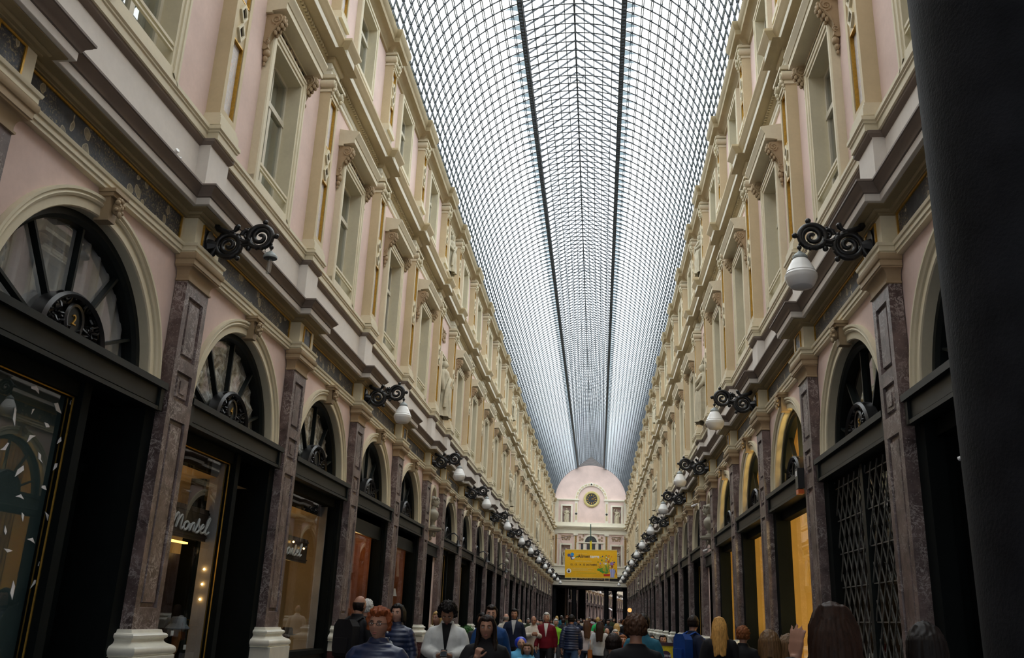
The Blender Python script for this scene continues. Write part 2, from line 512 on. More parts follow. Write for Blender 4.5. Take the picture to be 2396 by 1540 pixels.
def t_fanlight(number=None):
    fr = MB()
    fr.arc([(-.52, RA - .11), (-.40, RA - .11), (-.36, RA - .07), (-.36, RA + .02), (-.52, RA + .02)], 0, ZC, 36)
    fr.box(-.52, -.38, -RA + .0, RA, ZC - .04, ZC + .05)
    mr = .5
    mun = []
    for a in (PI / 2, PI * .5 + .62, PI * .5 - .62, PI * .5 + 1.17, PI * .5 - 1.17):
        q = MB(); c, s_ = math.cos(a), math.sin(a)
        q.bar((-.45, mr * .75 * c, ZC + mr * .8 * s_), (-.45, (RA - .08) * c, ZC + (RA - .08) * s_), .032, .07, up=(1, 0, 0))
        mun.append(q.mesh('muntin_bar', M['green']))
    gl = MB(); pts = [((RA - .05) * math.cos(PI * k / 36), ZC + (RA - .05) * math.sin(PI * k / 36)) for k in range(37)]
    gl.add([(-.47, y, z) for y, z in pts], [tuple(range(37))])
    # medallion: half-round cast iron plate with scrolls and an oval number shield
    md = MB(); n = 24
    md.arc([(-.44, mr - .06), (-.3, mr - .06), (-.27, mr - .03), (-.3, mr), (-.44, mr)], 0, ZM, n)
    md.box(-.44, -.29, -mr, mr, ZM, ZM + .04)
    bk = [((mr - .03) * math.cos(PI * k / n), ZM + (mr - .03) * math.sin(PI * k / n)) for k in range(n + 1)]
    md.add([(-.38, y, z) for y, z in bk], [tuple(range(n + 1))])
    sc_ = [(.33, .1, .085, 1, 0), (.2, .075, .06, -1, 2), (.37, .2, .05, -1, 1), (.3, .28, .07, 1, 2.4), (.17, .38, .065, -1, 4), (.2, .17, .05, 1, 3), (.08, .06, .05, 1, .5), (.26, .37, .035, 1, 0), (.42, .06, .04, 1, 2), (.06, .42, .03, -1, 0), (.27, .19, .03, 1, 0)]
    for sy in (-1, 1):
        for cy, cz, r, d, a in sc_:
            md.tube([(-.345 + .02 * (i % 3), sy * y, ZM + .03 + z) for i, (y, z) in enumerate(scroll(cy, cz, r, 1.4, d, a, 14))], .013, 4)
    md.tube([(-.33, .125 * math.cos(2 * PI * k / 20), ZM + .22 + .165 * math.sin(2 * PI * k / 20)) for k in range(21)], .022, 5)
    start_z = ZM
    md.v = [(x, y * 1.14, ZM + (z - ZM) * .98) for x, y, z in md.v]
    ov = MB(); ov.prism([(.135 * math.cos(2 * PI * k / 20), ZM + .215 + .158 * math.sin(2 * PI * k / 20)) for k in range(20)], -.38, -.335)
    ar = MB()                                   # archivolt round the opening
    ar.arc([(-.5, RA), (-.25, RA), (-.235, RA + .012), (-.235, RA + .1), (-.215, RA + .105), (-.2, RA + .13), (-.215, RA + .155), (-.19, RA + .17), (-.19, RA + .2), (-.5, RA + .2)], 0, ZC, 40)
    ks = MB()                                   # keystone with a carved face
    kz = ZC + RA - .03
    ks.prism([(-.065, kz), (.065, kz), (.095, kz + .29), (-.095, kz + .29)], -.3, -.14)
    ks.box(-.3, -.07, -.135, .135, kz + .29, kz + .33); ks.box(-.3, -.1, -.115, .115, kz + .25, kz + .29)
    ks.ball((-.1, 0, kz + .15), .06, 10, 8, (.8, .9, 1.3))
    ks.ball((-.045, 0, kz + .145), .017, 6, 5, (1, .8, 1.5))
    for s_ in (-1, 1):
        ks.ball((-.062, s_ * .024, kz + .175), .014, 6, 5); ks.ball((-.075, s_ * .05, kz + .2), .03, 7, 6); ks.ball((-.08, s_ * .055, kz + .12), .025, 7, 6)
        ks.ball((-.08, s_ * .03, kz + .24), .025, 7, 5)
    ks.ball((-.07, 0, kz + .08), .03, 8, 6, (.8, 1, 1.3)); ks.ball((-.075, 0, kz + .235), .03, 7, 5)
    bm_ = MB()                                  # painted beam over the shopfront
    bm_.box(-.52, -.16, -1.66, 1.66, 3.72, 3.93); bm_.box(-.52, -.1, -1.68, 1.68, 3.91, 3.985)
    bm_.box(-.52, -.135, -1.66, 1.66, 3.655, 3.70); bm_.box(-.52, -.18, -1.66, 1.66, 3.69, 3.73)
    bm_.box(-.52, -.13, -1.66, -1.58, 3.66, 3.95); bm_.box(-.52, -.13, 1.58, 1.66, 3.66, 3.95)
    parts = [('frame', fr.mesh('fanlight_frame', M['green'], .5))] + [('muntin_bar', q) for q in mun] + \
            [('pane', gl.mesh('fanlight_pane', M['glass']), None, 'fanlight glass'),
             ('medallion', md.mesh('fanlight_medallion', M['black'], .6), [('number_shield', ov.mesh('number_shield', M['green']))]),
             ('archivolt', ar.mesh('archivolt', M['cream'], .5), None, 'cream moulded arch'), ('keystone', ks.mesh('keystone', M['beige'], .7), None, 'beige keystone carved with a face'),
             ('beam', bm_.mesh('shop_beam', M['green']))]
    return parts


def t_shop(kind):
    """shop window filling the bay below the beam: y from -1.6 to 1.6"""
    y1 = 1.55
    ye = .42 if kind == 'door' else y1          # end of the glass
    fr = MB()
    fr.box(-.5, -.235, -1.76, -1.45, .0, 3.66); fr.box(-.5, -.3, ye - .07, ye + .07, .0, 3.68); fr.box(-.5, -.34, -1.6, ye, 3.5, 3.68)
    fr.box(-.5, -.26, -1.6, ye, .78, .86)
    if kind != 'door': fr.box(-.5, -.235, 1.5, 1.76, 0, 3.66)
    ri = MB(); ri.box(-.5, -.3, -1.5, ye, 0, .8); ri.box(-.5, -.27, -1.5, ye, 0, .14)
    ri.frame(-1.38, ye - .12, .2, .72, -.32, -.28, .05)
    gl = MB(); gl.add([(-.42, -1.47, .84), (-.42, ye - .04, .84), (-.42, ye - .04, 3.52), (-.42, -1.47, 3.52)], [(0, 1, 2, 3)])
    tr = MB(); tr.frame(-1.46, ye - .06, .85, 3.51, -.4, -.385, .022)
    parts = [('frame', fr.mesh('shop_frame', M['matte'])), ('stall_riser', ri.mesh('stall_riser', M['green'])), ('pane', gl.mesh('shop_pane', M['glass']), None, 'large shop pane'),
             ]
    if kind == 'door': parts.append(('brass_bead', tr.mesh('brass_bead', M['gold']), None, 'thin gilt bead'))
    return parts


def t_door():
    """tall door beside the short shop window, y .49 .. 1.55 (bay coordinates)"""
    lf = MB(); y0, y1 = .56, 1.5
    lf.box(-.95, -.9, y0, y1, 0, 2.9)
    lf.frame(y0, y1, 0, 2.9, -.9, -.86, .1); lf.frame(y0 + .16, y1 - .16, .2, .9, -.9, -.87, .04)
    lf.box(-.9, -.86, y0, y1, .95, 1.1)
    fr = MB(); fr.box(-1, -.235, 1.5, 1.76, 0, 3.66); fr.box(-1, -.8, y0 - .08, y0, 0, 3.68); fr.box(-1, -.8, y0, y1, 2.9, 3.0); fr.box(-1, -.84, y0, y1, 3.6, 3.7)
    fr.box(-1, -.85, y0, y0 + .06, 3, 3.6)
    gl = MB(); gl.add([(-.92, y0, 3.0), (-.92, y1, 3.0), (-.92, y1, 3.6), (-.92, y0, 3.6)], [(0, 1, 2, 3)])
    hd = MB(); hd.tube([(-.86, y0 + .1, 1.0), (-.8, y0 + .1, 1.0), (-.8, y0 + .1, 1.35), (-.86, y0 + .1, 1.35)], .014, 6)
    return [('frame', fr.mesh('door_frame', M['matte'])), ('leaf', lf.mesh('door_leaf', M['green']), [('handle', hd.mesh('door_handle', M['gold']))]), ('transom_pane', gl.mesh('transom_pane', M['glass']))]


def t_upper_pilaster(z0=7.46, z1=10.95, hw=.25, cap=True):
    xf = -.06
    bs = MB()
    for a, b_, p in ((z0, z0 + .1, .05), (z0 + .1, z0 + .14, .035), (z0 + .14, z0 + .19, .02)):
        bs.box(WALLX - .05, xf + p, -hw - p, hw + p, a, b_)
    sh = MB(); za, zb = z0 + .19, z1 - .36
    zm = (za + zb) / 2 + .1; w = .165
    sh.box(WALLX - .02, xf - .07, -hw, hw, za, zb)                  # core
    for s_ in (-1, 1): sh.box(xf - .07, xf, *(sorted((s_ * w, s_ * hw))), za, zb)
    pans = [(za + .1, zm - .32), (zm + .32, zb - .08)]
    sh.box(xf - .07, xf, -w, w, za, za + .1); sh.box(xf - .07, xf, -w, w, zb - .08, zb)
    sh.box(xf - .07, xf - .02, -w, w, zm - .32, zm + .32)
    dm = MB(); vo = MB(); pps = []
    for i, (a, b_) in enumerate(pans):
        pn = MB(); gd = MB()
        pn.box(xf - .09, xf - .062, -w + .001, w - .001, a, b_)
        gd.frame(-w, w, a, b_, xf - .068, xf - .015, .022)
        pps.append(('painted_panel', pn.mesh('upper_painted_panel', M['arab']), [('gilt_bead', gd.mesh('upper_gilt_bead', M['gold']))], ('lower', 'upper')[i] + ' arabesque painted panel with gilt edge'))
    for k in (-.5, .5):                                               # diamonds between the panels
        c = zm + k * .3; r = .16
        q = [(0, c - r), (r * .72, c), (0, c + r), (-r * .72, c)]; q2 = [(y * .66, c + (z - c) * .66) for y, z in q]
        V = [(xf + .012, *p) for p in q] + [(xf + .012, *p) for p in q2] + [(xf - .03, *p) for p in q] + [(xf - .07, *p) for p in q2]
        dm.add(V, [(i, (i + 1) % 4, 4 + (i + 1) % 4, 4 + i) for i in range(4)] + [(i, (i + 1) % 4, 8 + (i + 1) % 4, 8 + i) for i in range(4)] + [(4 + i, 4 + (i + 1) % 4, 12 + (i + 1) % 4, 12 + i) for i in range(4)])
        vo.add([(xf - .016, *p) for p in q2], [(0, 1, 2, 3)])
    parts = [('base', bs.mesh('upper_pilaster_base', M['cream'])), ('shaft', sh.mesh('upper_pilaster_shaft', M['ochre'])),
             *pps,
             ('diamond_ornament', dm.mesh('upper_diamond', M['cream']), [('dark_inset', vo.mesh('upper_diamond_inset', M['void']))])]
    if cap:
        cp = MB(); cz = zb
        cp.box(WALLX - .02, xf + .02, -hw - .02, hw + .02, cz, cz + .05); cp.box(WALLX - .02, xf, -hw + .02, hw - .02, cz + .05, cz + .24)
        for s_ in (-1, 1):                                             # volutes
            cp.tube([(WALLX - .02, s_ * (hw - .01), cz + .17), (xf + .06, s_ * (hw - .01), cz + .17)], .085, 10)
            cp.tube([(xf + .065, s_ * (hw - .01) + y, cz + .17 + z) for y, z in scroll(0, 0, .075, 1.7, s_, PI / 2, 18)], .014, 5)
            for k in range(3): cp.ball((xf + .05 - .02 * k, s_ * (hw - .03), cz + .06 - .07 * k), .035 - .006 * k, 7, 5, (1, .9, 1.3))
        for y in (-.1, 0, .1): cp.ball((xf + .03, y, cz + .15), .045, 8, 6, (.8, .9, 1.2))
        cp.box(WALLX - .02, xf + .09, -hw - .07, hw + .07, cz + .26, cz + .31); cp.box(WALLX - .02, xf + .05, -hw - .03, hw + .03, cz + .31, cz + .36)
        parts.append(('capital', cp.mesh('upper_capital', M['cream'], .7)))
    return parts


def console(zt, zb, y, x0=WALLX, w=.15):
    """S-shaped carved bracket in profile, top zt, bottom zb"""
    q = MB(); h = zt - zb
    pf = [(0, 0), (.05, .0), (.09, .05), (.085, .12), (.07, .2), (.09, .35), (.16, .55), (.24, .72), (.27, .85), (.25, .97), (.2, 1.0), (0, 1.0)]
    q.prism([(x0 + a, zb + b_ * h) for a, b_ in pf], y - w / 2, y + w / 2, 'y')
    for s_ in (-1, 1):
        q.tube([(x0 + .17 + a, y + s_ * (w / 2 + .004), zb + .82 * h + c) for a, c in scroll(0, 0, .095, 1.8, -1, PI * .3, 20)], .014, 5)
        q.tube([(x0 + .06 + a, y + s_ * (w / 2 + .004), zb + .2 * h + c) for a, c in scroll(0, 0, .05, 1.5, 1, -PI * .5, 14)], .011, 5)
        q.tube([(x0 + .2, y + s_ * (w / 2 + .003), zb + .7 * h), (x0 + .12, y + s_ * (w / 2 + .003), zb + .5 * h), (x0 + .075, y + s_ * (w / 2 + .003), zb + .3 * h)], .012, 5)
    for k, (a, b_) in enumerate(((.28, .8), (.25, .7), (.2, .6), (.16, .5), (.27, .9))):
        for yy in (-.04, .04): q.ball((x0 + a, y + yy, zb + b_ * h), .032, 7, 5, (1, 1, 1.4))
    q.ball((x0 + .05, y, zb - .03), .06, 9, 6, (1, 1, 1.2)); q.ball((x0 + .04, y, zb - .13), .04, 8, 6, (1, 1, 1.4)); q.ball((x0 + .035, y, zb - .22), .025, 7, 5, (1, 1, 1.4))
    return q


WIN1 = (7.56, 9.92, .6)                      # first-floor opening: bottom, top, half width


def sash_parts(z0, z1, hw, xg, tz, blind, mat_b, lights=1):
    sa = MB()
    sa.frame(-hw, hw, z0, z1, xg - .04, xg + .03, .06)
    sa.box(xg - .05, xg + .045, -hw, hw, tz - .045, tz + .045)
    sa.box(xg - .035, xg + .035, -.045, .045, z0, tz)
    sa.box(xg - .02, xg + .02, -.02, .02, tz, z1)
    zz = z0 + (tz - z0) * .36
    for s_ in (-1, 1):
        y0, y1 = sorted((s_ * .045, s_ * (hw - .05))); sa.box(xg - .02, xg + .02, y0, y1, zz - .014, zz + .014)
    gl = MB(); gl.add([(xg, -hw, z0), (xg, hw, z0), (xg, hw, z1), (xg, -hw, z1)], [(0, 1, 2, 3)])
    bl = MB(); n = 24
    V = []
    for k in range(n + 1):
        y = -hw + 2 * hw * k / n
        V += [(xg - .14 + .012 * math.sin(k * 2.3), y, z0), (xg - .14 + .012 * math.sin(k * 2.3), y, z1)]
    bl.add(V, [(2 * k, 2 * k + 2, 2 * k + 3, 2 * k + 1) for k in range(n)])
    return sa, gl, bl


def t_window1(blind=True):
    z0, z1, hw = WIN1; xo = -.12
    fr = MB()
    fr.mframe([(-.7, 0), (xo - .02, 0), (xo, .02), (xo, .06), (xo - .015, .065), (xo - .015, .13), (xo - .035, .135), (xo - .035, .19), (-.7, .19)], -hw - .19, hw + .19, z0 - .19, z1 + .19, 'lrt')
    fr.box(-.7, -.15, -hw - .19, hw + .19, z0 - .13, z0)
    xg = -.42
    sa, gl, bl = sash_parts(z0, z1, hw, xg, z0 + 1.62, 1, M['blind'])
    hd = MB()
    zb = z1 + .33
    prof = [(WALLX, zb), (-.16, zb), (-.16, zb + .03), (-.02, zb + .05), (.06, zb + .055), (.06, zb + .16), (.075, zb + .165), (.09, zb + .2), (.125, zb + .25), (.135, zb + .27), (.135, zb + .3), (WALLX, zb + .36)]
    hd.prism(prof, -hw - .34, hw + .34, 'y')
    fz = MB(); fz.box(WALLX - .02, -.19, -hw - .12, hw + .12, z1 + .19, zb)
    orn = MB()
    for y in (-.5, -.3, -.12, .12, .3, .5): orn.ball((-.185, y, z1 + .26), .05, 8, 5, (.5, 1.3, .8))
    orn.prism([(0, z1 + .2), (.06, z1 + .26), (0, z1 + .33), (-.06, z1 + .26)], -.2, -.16)
    rl = MB(); rl.box(-.2, -.165, -hw - .02, hw + .02, z0 + .27, z0 + .31); rl.box(-.2, -.165, -hw - .02, hw + .02, z0 + .2, z0 + .225)
    parts = [('frame', fr.mesh('window_architrave', M['cream'], .5), None, 'cream moulded architrave'), ('sash', sa.mesh('window_sash', M['sash'])), ('pane', gl.mesh('window_pane', M['winglass'])),
             ('blind', bl.mesh('window_blind', M['blind']), None, 'pale green inner blind'), ('hood', hd.mesh('window_hood', M['cream'], .4), None, 'cream hood moulding'),
             ('hood_frieze', fz.mesh('window_hood_frieze', M['void']), [('carved_ornament', orn.mesh('hood_ornament', M['beige'], .7))]), ('rail', rl.mesh('window_rail', M['cream']))]
    if not blind: parts.pop(3)
    for s_ in (-1, 1):
        parts.append(('console', console(zb, z1 - .3, s_ * (hw + .22)).mesh('window_console', M['beige'], .6), None, 'carved scroll bracket'))
    return parts


def t_window2():
    z0, z1, hw = 12.42, 14.02, .56; xo = -.14
    fr = MB(); fr.mframe([(-.6, 0), (xo - .02, 0), (xo, .02), (xo, .08), (xo - .02, .085), (xo - .02, .15), (-.6, .15)], -hw - .15, hw + .15, z0 - .15, z1 + .15, 'lrtb')
    sa, gl, bl = sash_parts(z0, z1, hw, -.38, z0 + 1.15, 1, M['blind'])
    return [('frame', fr.mesh('attic_architrave', M['cream'], .5)), ('sash', sa.mesh('attic_sash', M['sash'])), ('pane', gl.mesh('attic_pane', M['winglass'])), ('blind', bl.mesh('attic_blind', M['blind']))]


def figure(h, pose=0, female=True):
    """draped standing statue of height h, facing +x, base at z=0, single mesh"""
    q = MB(); n = 14

    def ring(z, rx, ry, cx=0, cy=0, fold=0, ph=0):
        return [(cx + rx * (1 + fold * math.sin(7 * a + ph)) * math.cos(a), cy + ry * (1 + fold * math.sin(7 * a + ph)) * math.sin(a), z) for a in [2 * PI * k / 28 for k in range(28)]]
    R = [ring(0, .15, .2, .02, 0, .14), ring(.1, .14, .19, .02, 0, .16, .4), ring(.3, .125, .17, .02, .01, .14, .8), ring(.5, .12, .165, .03, .02, .10, 1), ring(.58, .12, .17, 0, .02, .05), ring(.66, .095, .13, 0, .01, .02), ring(.74, .11, .155, .01, 0, .03), ring(.81, .1, .17, 0, 0), ring(.845, .07, .1, 0, 0), ring(.86, .042, .045, 0, 0), ring(.89, .04, .04, .01, 0)]
    q.add([p for r in R for p in r], [(i * 28 + k, i * 28 + (k + 1) % 28, (i + 1) * 28 + (k + 1) % 28, (i + 1) * 28 + k) for i in range(len(R) - 1) for k in range(28)])
    q.ball((.015, 0, .94), .068, 12, 9, (1.0, .82, 1.12)); q.ball((-.02, 0, .955), .062, 10, 8, (1, .95, .95)); q.ball((-.075, 0, .945), .03, 8, 6)
    q.ball((.078, 0, .93), .012, 6, 5, (1, .8, 1.6))
    if pose % 3 == 0:
        q.tube([(0, .16, .8), (.02, .2, .68), (.1, .12, .62), (.13, .0, .66)], [.05, .042, .034, .03], 8)
        q.tube([(0, -.16, .8), (.0, -.2, .68), (.08, -.16, .58), (.12, -.1, .56)], [.05, .042, .034, .03], 8)
    elif pose % 3 == 1:
        q.tube([(0, .16, .8), (.02, .21, .66), (.04, .21, .52), (.06, .2, .47)], [.05, .042, .034, .03], 8)
        q.tube([(0, -.16, .8), (.05, -.22, .86), (.08, -.17, .98), (.04, -.1, 1.03)], [.05, .042, .034, .03], 8)
    else:
        q.tube([(0, .16, .8), (.02, .21, .66), (.1, .15, .57), (.13, .08, .55)], [.05, .042, .034, .03], 8)
        q.tube([(0, -.16, .8), (.02, -.2, .66), (.05, -.2, .52), (.05, -.18, .46)], [.05, .042, .034, .03], 8)
    q.tube([(.05, .15, .78), (.13, .02, .68), (.12, -.1, .56), (.1, -.16, .4), (.09, -.17, .15)], [.03, .035, .035, .03, .03], 7)
    q.tube([(.05, .12, .55), (.1, .12, .3), (.1, .1, .05)], [.03, .035, .03], 7); q.tube([(.1, -.03, .5), (.13, -.02, .3), (.12, -.03, .04)], [.03, .04, .03], 7)
    q.xform(Matrix.Scale(h, 4))
    return q


def t_niche_upper(z0, z1, hw, zp):
    """shallow rectangular niche: frame, back"""
    fr = MB(); xo = -.13
    fr.mframe([(-.62, 0), (xo - .02, 0), (xo, .02), (xo, .06), (xo - .02, .065), (xo - .02, .12), (-.62, .12)], -hw - .12, hw + .12, z0 - .12, z1 + .12, 'lrtb')
    bk = MB(); bk.box(-.66, -.62, -hw, hw, z0, z1)
    return [('frame', fr.mesh('niche_frame_%d' % int(z0), M['cream'], .5)), ('back', bk.mesh('niche_back_%d' % int(z0), M['pink']))]


def t_niche_ground():
    """narrow bay: round-headed blind niche above a small door"""
    r = .42; zc = 4.9; zb = 4.05
    rec = MB(); n = 20
    # archivolt of the niche
    rec.arc([(-.3, r), (-.2, r), (-.19, r + .02), (-.19, r + .06), (-.21, r + .075), (-.19, r + .09), (-.3, r + .09)], 0, zc, n)
    for s_ in (-1, 1):
        a, b_ = sorted((s_ * r, s_ * (r + .09))); rec.box(-.3, -.2, a, b_, zb, zc)
    bk = MB()
    ang = [PI * k / 12 for k in range(13)]
    for k in range(12):                          # curved back
        a, b_ = ang[k], ang[k + 1]
        bk.add([(-.27 - .35 * math.sin(a), r * math.cos(a), zb), (-.27 - .35 * math.sin(b_), r * math.cos(b_), zb), (-.27 - .35 * math.sin(b_), r * math.cos(b_), zc), (-.27 - .35 * math.sin(a), r * math.cos(a), zc)], [(0, 1, 2, 3)])
    P = []
    for i in range(7):
        ph = PI / 2 * i / 6
        P += [(-.27 - .35 * math.sin(a) * math.cos(ph), r * math.cos(a) * math.cos(ph) if 0 else r * math.cos(a) * math.cos(ph), zc + r * math.sin(ph)) for a in ang]
    bk.add(P, [(i * 13 + k, i * 13 + k + 1, (i + 1) * 13 + k + 1, (i + 1) * 13 + k) for i in range(6) for k in range(12)])
    cs = MB(); cs.lathe([(.02, 3.72), (.07, 3.76), (.05, 3.83), (.12, 3.9), (.16, 3.98), (.3, 4.0), (.34, 4.05), (.34, 4.1)], 14, (-.26, 0, 0), -PI / 2, PI / 2)
    cs.box(-.35, -.24, -.34, .34, 3.98, 4.1)
    for s_ in (-1, 1): cs.tube([(-.12, s_ * (.12 + y), 3.9 + z) for y, z in scroll(0, 0, .09, 1.6, s_, 0, 16)], .022, 6)
    bm_ = MB(); bm_.box(-.5, -.2, -1.1, 1.1, 3.3, 3.6); bm_.box(-.5, -.15, -1.1, 1.1, 3.56, 3.64); bm_.box(-.5, -.17, -1.1, 1.1, 3.27, 3.32)
    return [('archivolt', rec.mesh('niche_archivolt', M['cream'], .5)), ('shell', bk.mesh('niche_shell', M['pink'], .6)), ('bracket', cs.mesh('niche_bracket', M['statuegrey'], .6)), ('beam', bm_.mesh('niche_beam', M['green']))]


def t_bust():
    q = MB()
    q.lathe([(.09, 0), (.09, .04), (.05, .06), (.045, .12), (.07, .15)], 14)
    R = [(.15, .06, .08), (.2, .1, .2), (.27, .12, .27), (.32, .13, .29), (.37, .12, .27), (.41, .085, .16), (.44, .06, .075), (.5, .055, .06)]
    q.add([(rx * math.cos(a) + .0, ry * math.sin(a), z) for z, rx, ry in R for a in [2 * PI * k / 16 for k in range(16)]], [(i * 16 + k, i * 16 + (k + 1) % 16, (i + 1) * 16 + (k + 1) % 16, (i + 1) * 16 + k) for i in range(len(R) - 1) for k in range(16)])
    q.ball((.03, 0, .6), .105, 14, 10, (1.05, .85, 1.2)); q.ball((-.02, 0, .64), .11, 12, 9, (1, .95, .95)); q.ball((.14, 0, .59), .02, 7, 6, (1, .8, 1.7))
    q.ball((.12, 0, .545), .022, 7, 5, (.8, 1.4, .6)); q.ball((.1, 0, .5), .035, 8, 6)
    for s_ in (-1, 1): q.ball((.03, s_ * .1, .6), .025, 6, 5, (.8, .5, 1.4)); q.ball((.115, s_ * .04, .625), .02, 6, 5); q.ball((-.02, s_ * .085, .67), .05, 8, 6)
    for k in range(9):
        a = PI * (.2 + 1.6 * k / 8); q.ball((.02 + .1 * math.cos(a), .095 * math.sin(a), .68 + .02 * math.cos(3 * a)), .035, 7, 5)
    return q.xform(Matrix.Scale(1.3, 4)).mesh('bust', M['statuegrey'], .9)


def t_lamp(globe=True):
    """scrolled cast-iron wall bracket with an opal globe; origin on the frieze, x outwards"""
    br = MB(); T = lambda pts, r, n=8: br.tube([(x, 0, z) for x, z in pts], [q * 1.3 for q in r] if isinstance(r, list) else r * 1.3, n)
    # big inner ring (C scroll), outer ring and the links between
    c1 = (.30, -.04); c2 = (.70, .07)
    T(scroll(*c1, .165, 1.95, -1, PI * 1.02, 40, .12), [.03 - .012 * i / 40 for i in range(41)])
    T(scroll(*c1, .165, .62, 1, PI * 1.02, 24, .9), [.03] * 25)
    T(scroll(*c2, .155, 1.85, 1, PI * 1.05, 40, .12), [.028 - .01 * i / 40 for i in range(41)])
    T(scroll(*c2, .155, .72, -1, PI * 1.05, 24, .92), [.028] * 25)
    T([(.42, .03), (.5, .0), (.58, .02)], .03); T([(.43, -.02), (.5, -.04), (.6, -.02)], .018)
    T(scroll(.52, .1, .07, 1.3, -1, PI, 20, .2), [.022 - .008 * i / 20 for i in range(21)])
    for k in range(6):
        a = PI * (.95 - .16 * k); br.ball((.52 + .085 * math.cos(a), 0, .1 + .085 * math.sin(a)), .018, 6, 5)
    # tail curl rising to the cornice
    T([(.3, .12), (.22, .15), (.14, .18), (.09, .25), (.1, .33), (.16, .36), (.2, .32), (.17, .28)], [.035, .03, .032, .034, .032, .028, .024, .03], 8)
    T([(.3, .12), (.35, .16), (.38, .2)], [.022, .018, .03]); br.ball((.385, 0, .215), .036, 8, 6)
    for x, z in ((.74, .275), (.905, .085), (.56, -.085), (.43, -.215)): br.ball((x, 0, z), .035, 9, 7)
    T([(.72, .2), (.74, .275)], .018); T([(.84, .07), (.905, .085)], .02); T([(.58, .0), (.56, -.085)], .018); T([(.4, -.17), (.43, -.215)], .018)
    for k in range(14):                          # leaf bumps on the rings
        a = 2 * PI * k / 14
        br.ball((c1[0] + .165 * math.cos(a), 0, c1[1] + .165 * math.sin(a)), .033, 6, 5, (1, 1.25, 1)); br.ball((c2[0] + .152 * math.cos(a), 0, c2[1] + .152 * math.sin(a)), .03, 6, 5, (1, 1.25, 1))
    T([(.14, -.08), (.1, -.16), (.05, -.2)], [.035, .03, .02])
    mt = MB(); mt.prism([(.12 * math.cos(2 * PI * k / 14), -.05 + .2 * math.sin(2 * PI * k / 14)) for k in range(14)], 0, .05); mt.tube([(.04, 0, -.05), (.15, 0, -.05)], [.1, .05], 8)
    xg, zg = .86, 0
    ck = MB(); ck.tube([(.84, 0, .03), (xg, 0, -.03), (xg, 0, -.14)], .012, 6); ck.ball((xg, 0, -.07), .03, 7, 5); ck.tube([(.79, 0, -.06), (.78, 0, -.12), (.82, 0, -.16), (.86, 0, -.12)], .005, 5)
    cap = MB(); cap.lathe([(.02, -.12), (.035, -.14), (.055, -.15), (.085, -.185), (.088, -.19), (.088, -.215), (.08, -.222)], 20, (xg, 0, 0))
    parts = [('bracket', br.mesh('lamp_bracket%d' % globe, M['black'], .8), [('wall_mount', mt.mesh('lamp_mount%d' % globe, M['black'], .6))]), ('hanger', ck.mesh('lamp_hanger%d' % globe, M['black'], .8)), ('cap', cap.mesh('lamp_cap%d' % globe, M['ironlight'], .6))]
    if globe:
        gl = MB(); gl.lathe([(.078, -.215), (.1, -.245), (.135, -.31), (.163, -.375), (.171, -.385), (.168, -.392), (.178, -.41), (.186, -.42), (.183, -.428), (.187, -.45), (.18, -.475), (.155, -.53), (.13, -.565), (.12, -.572), (.06, -.585), (.001, -.588)], 28, (xg, 0, 0))
        parts.append(('globe', gl.mesh('lamp_globe', M['opal'], .7), None, 'white opal glass globe'))
    else:
        tb = MB(); tb.tube([(xg, 0, -.21), (xg, 0, -.42)], .03, 10)
        parts.append(('bulb_tube', tb.mesh('lamp_tube', pane('clear_tube', (.85, .87, .87), 1.5, 2.0), .6), None, 'bare clear tube, globe missing'))
    return parts


# ------------------------------------------------------------------ long structure: walls and bands
def side(o, s):
    """facade coordinates to world: left wall as built, right wall turned round"""
    o.location = (-4, 0, 0) if s == 'left' else (4, 0, 0)
    if s == 'right': o.rotation_euler = (0, 0, PI)
    return o


def flip(ys, s):
    return [y if s == 'left' else -y for y in ys]


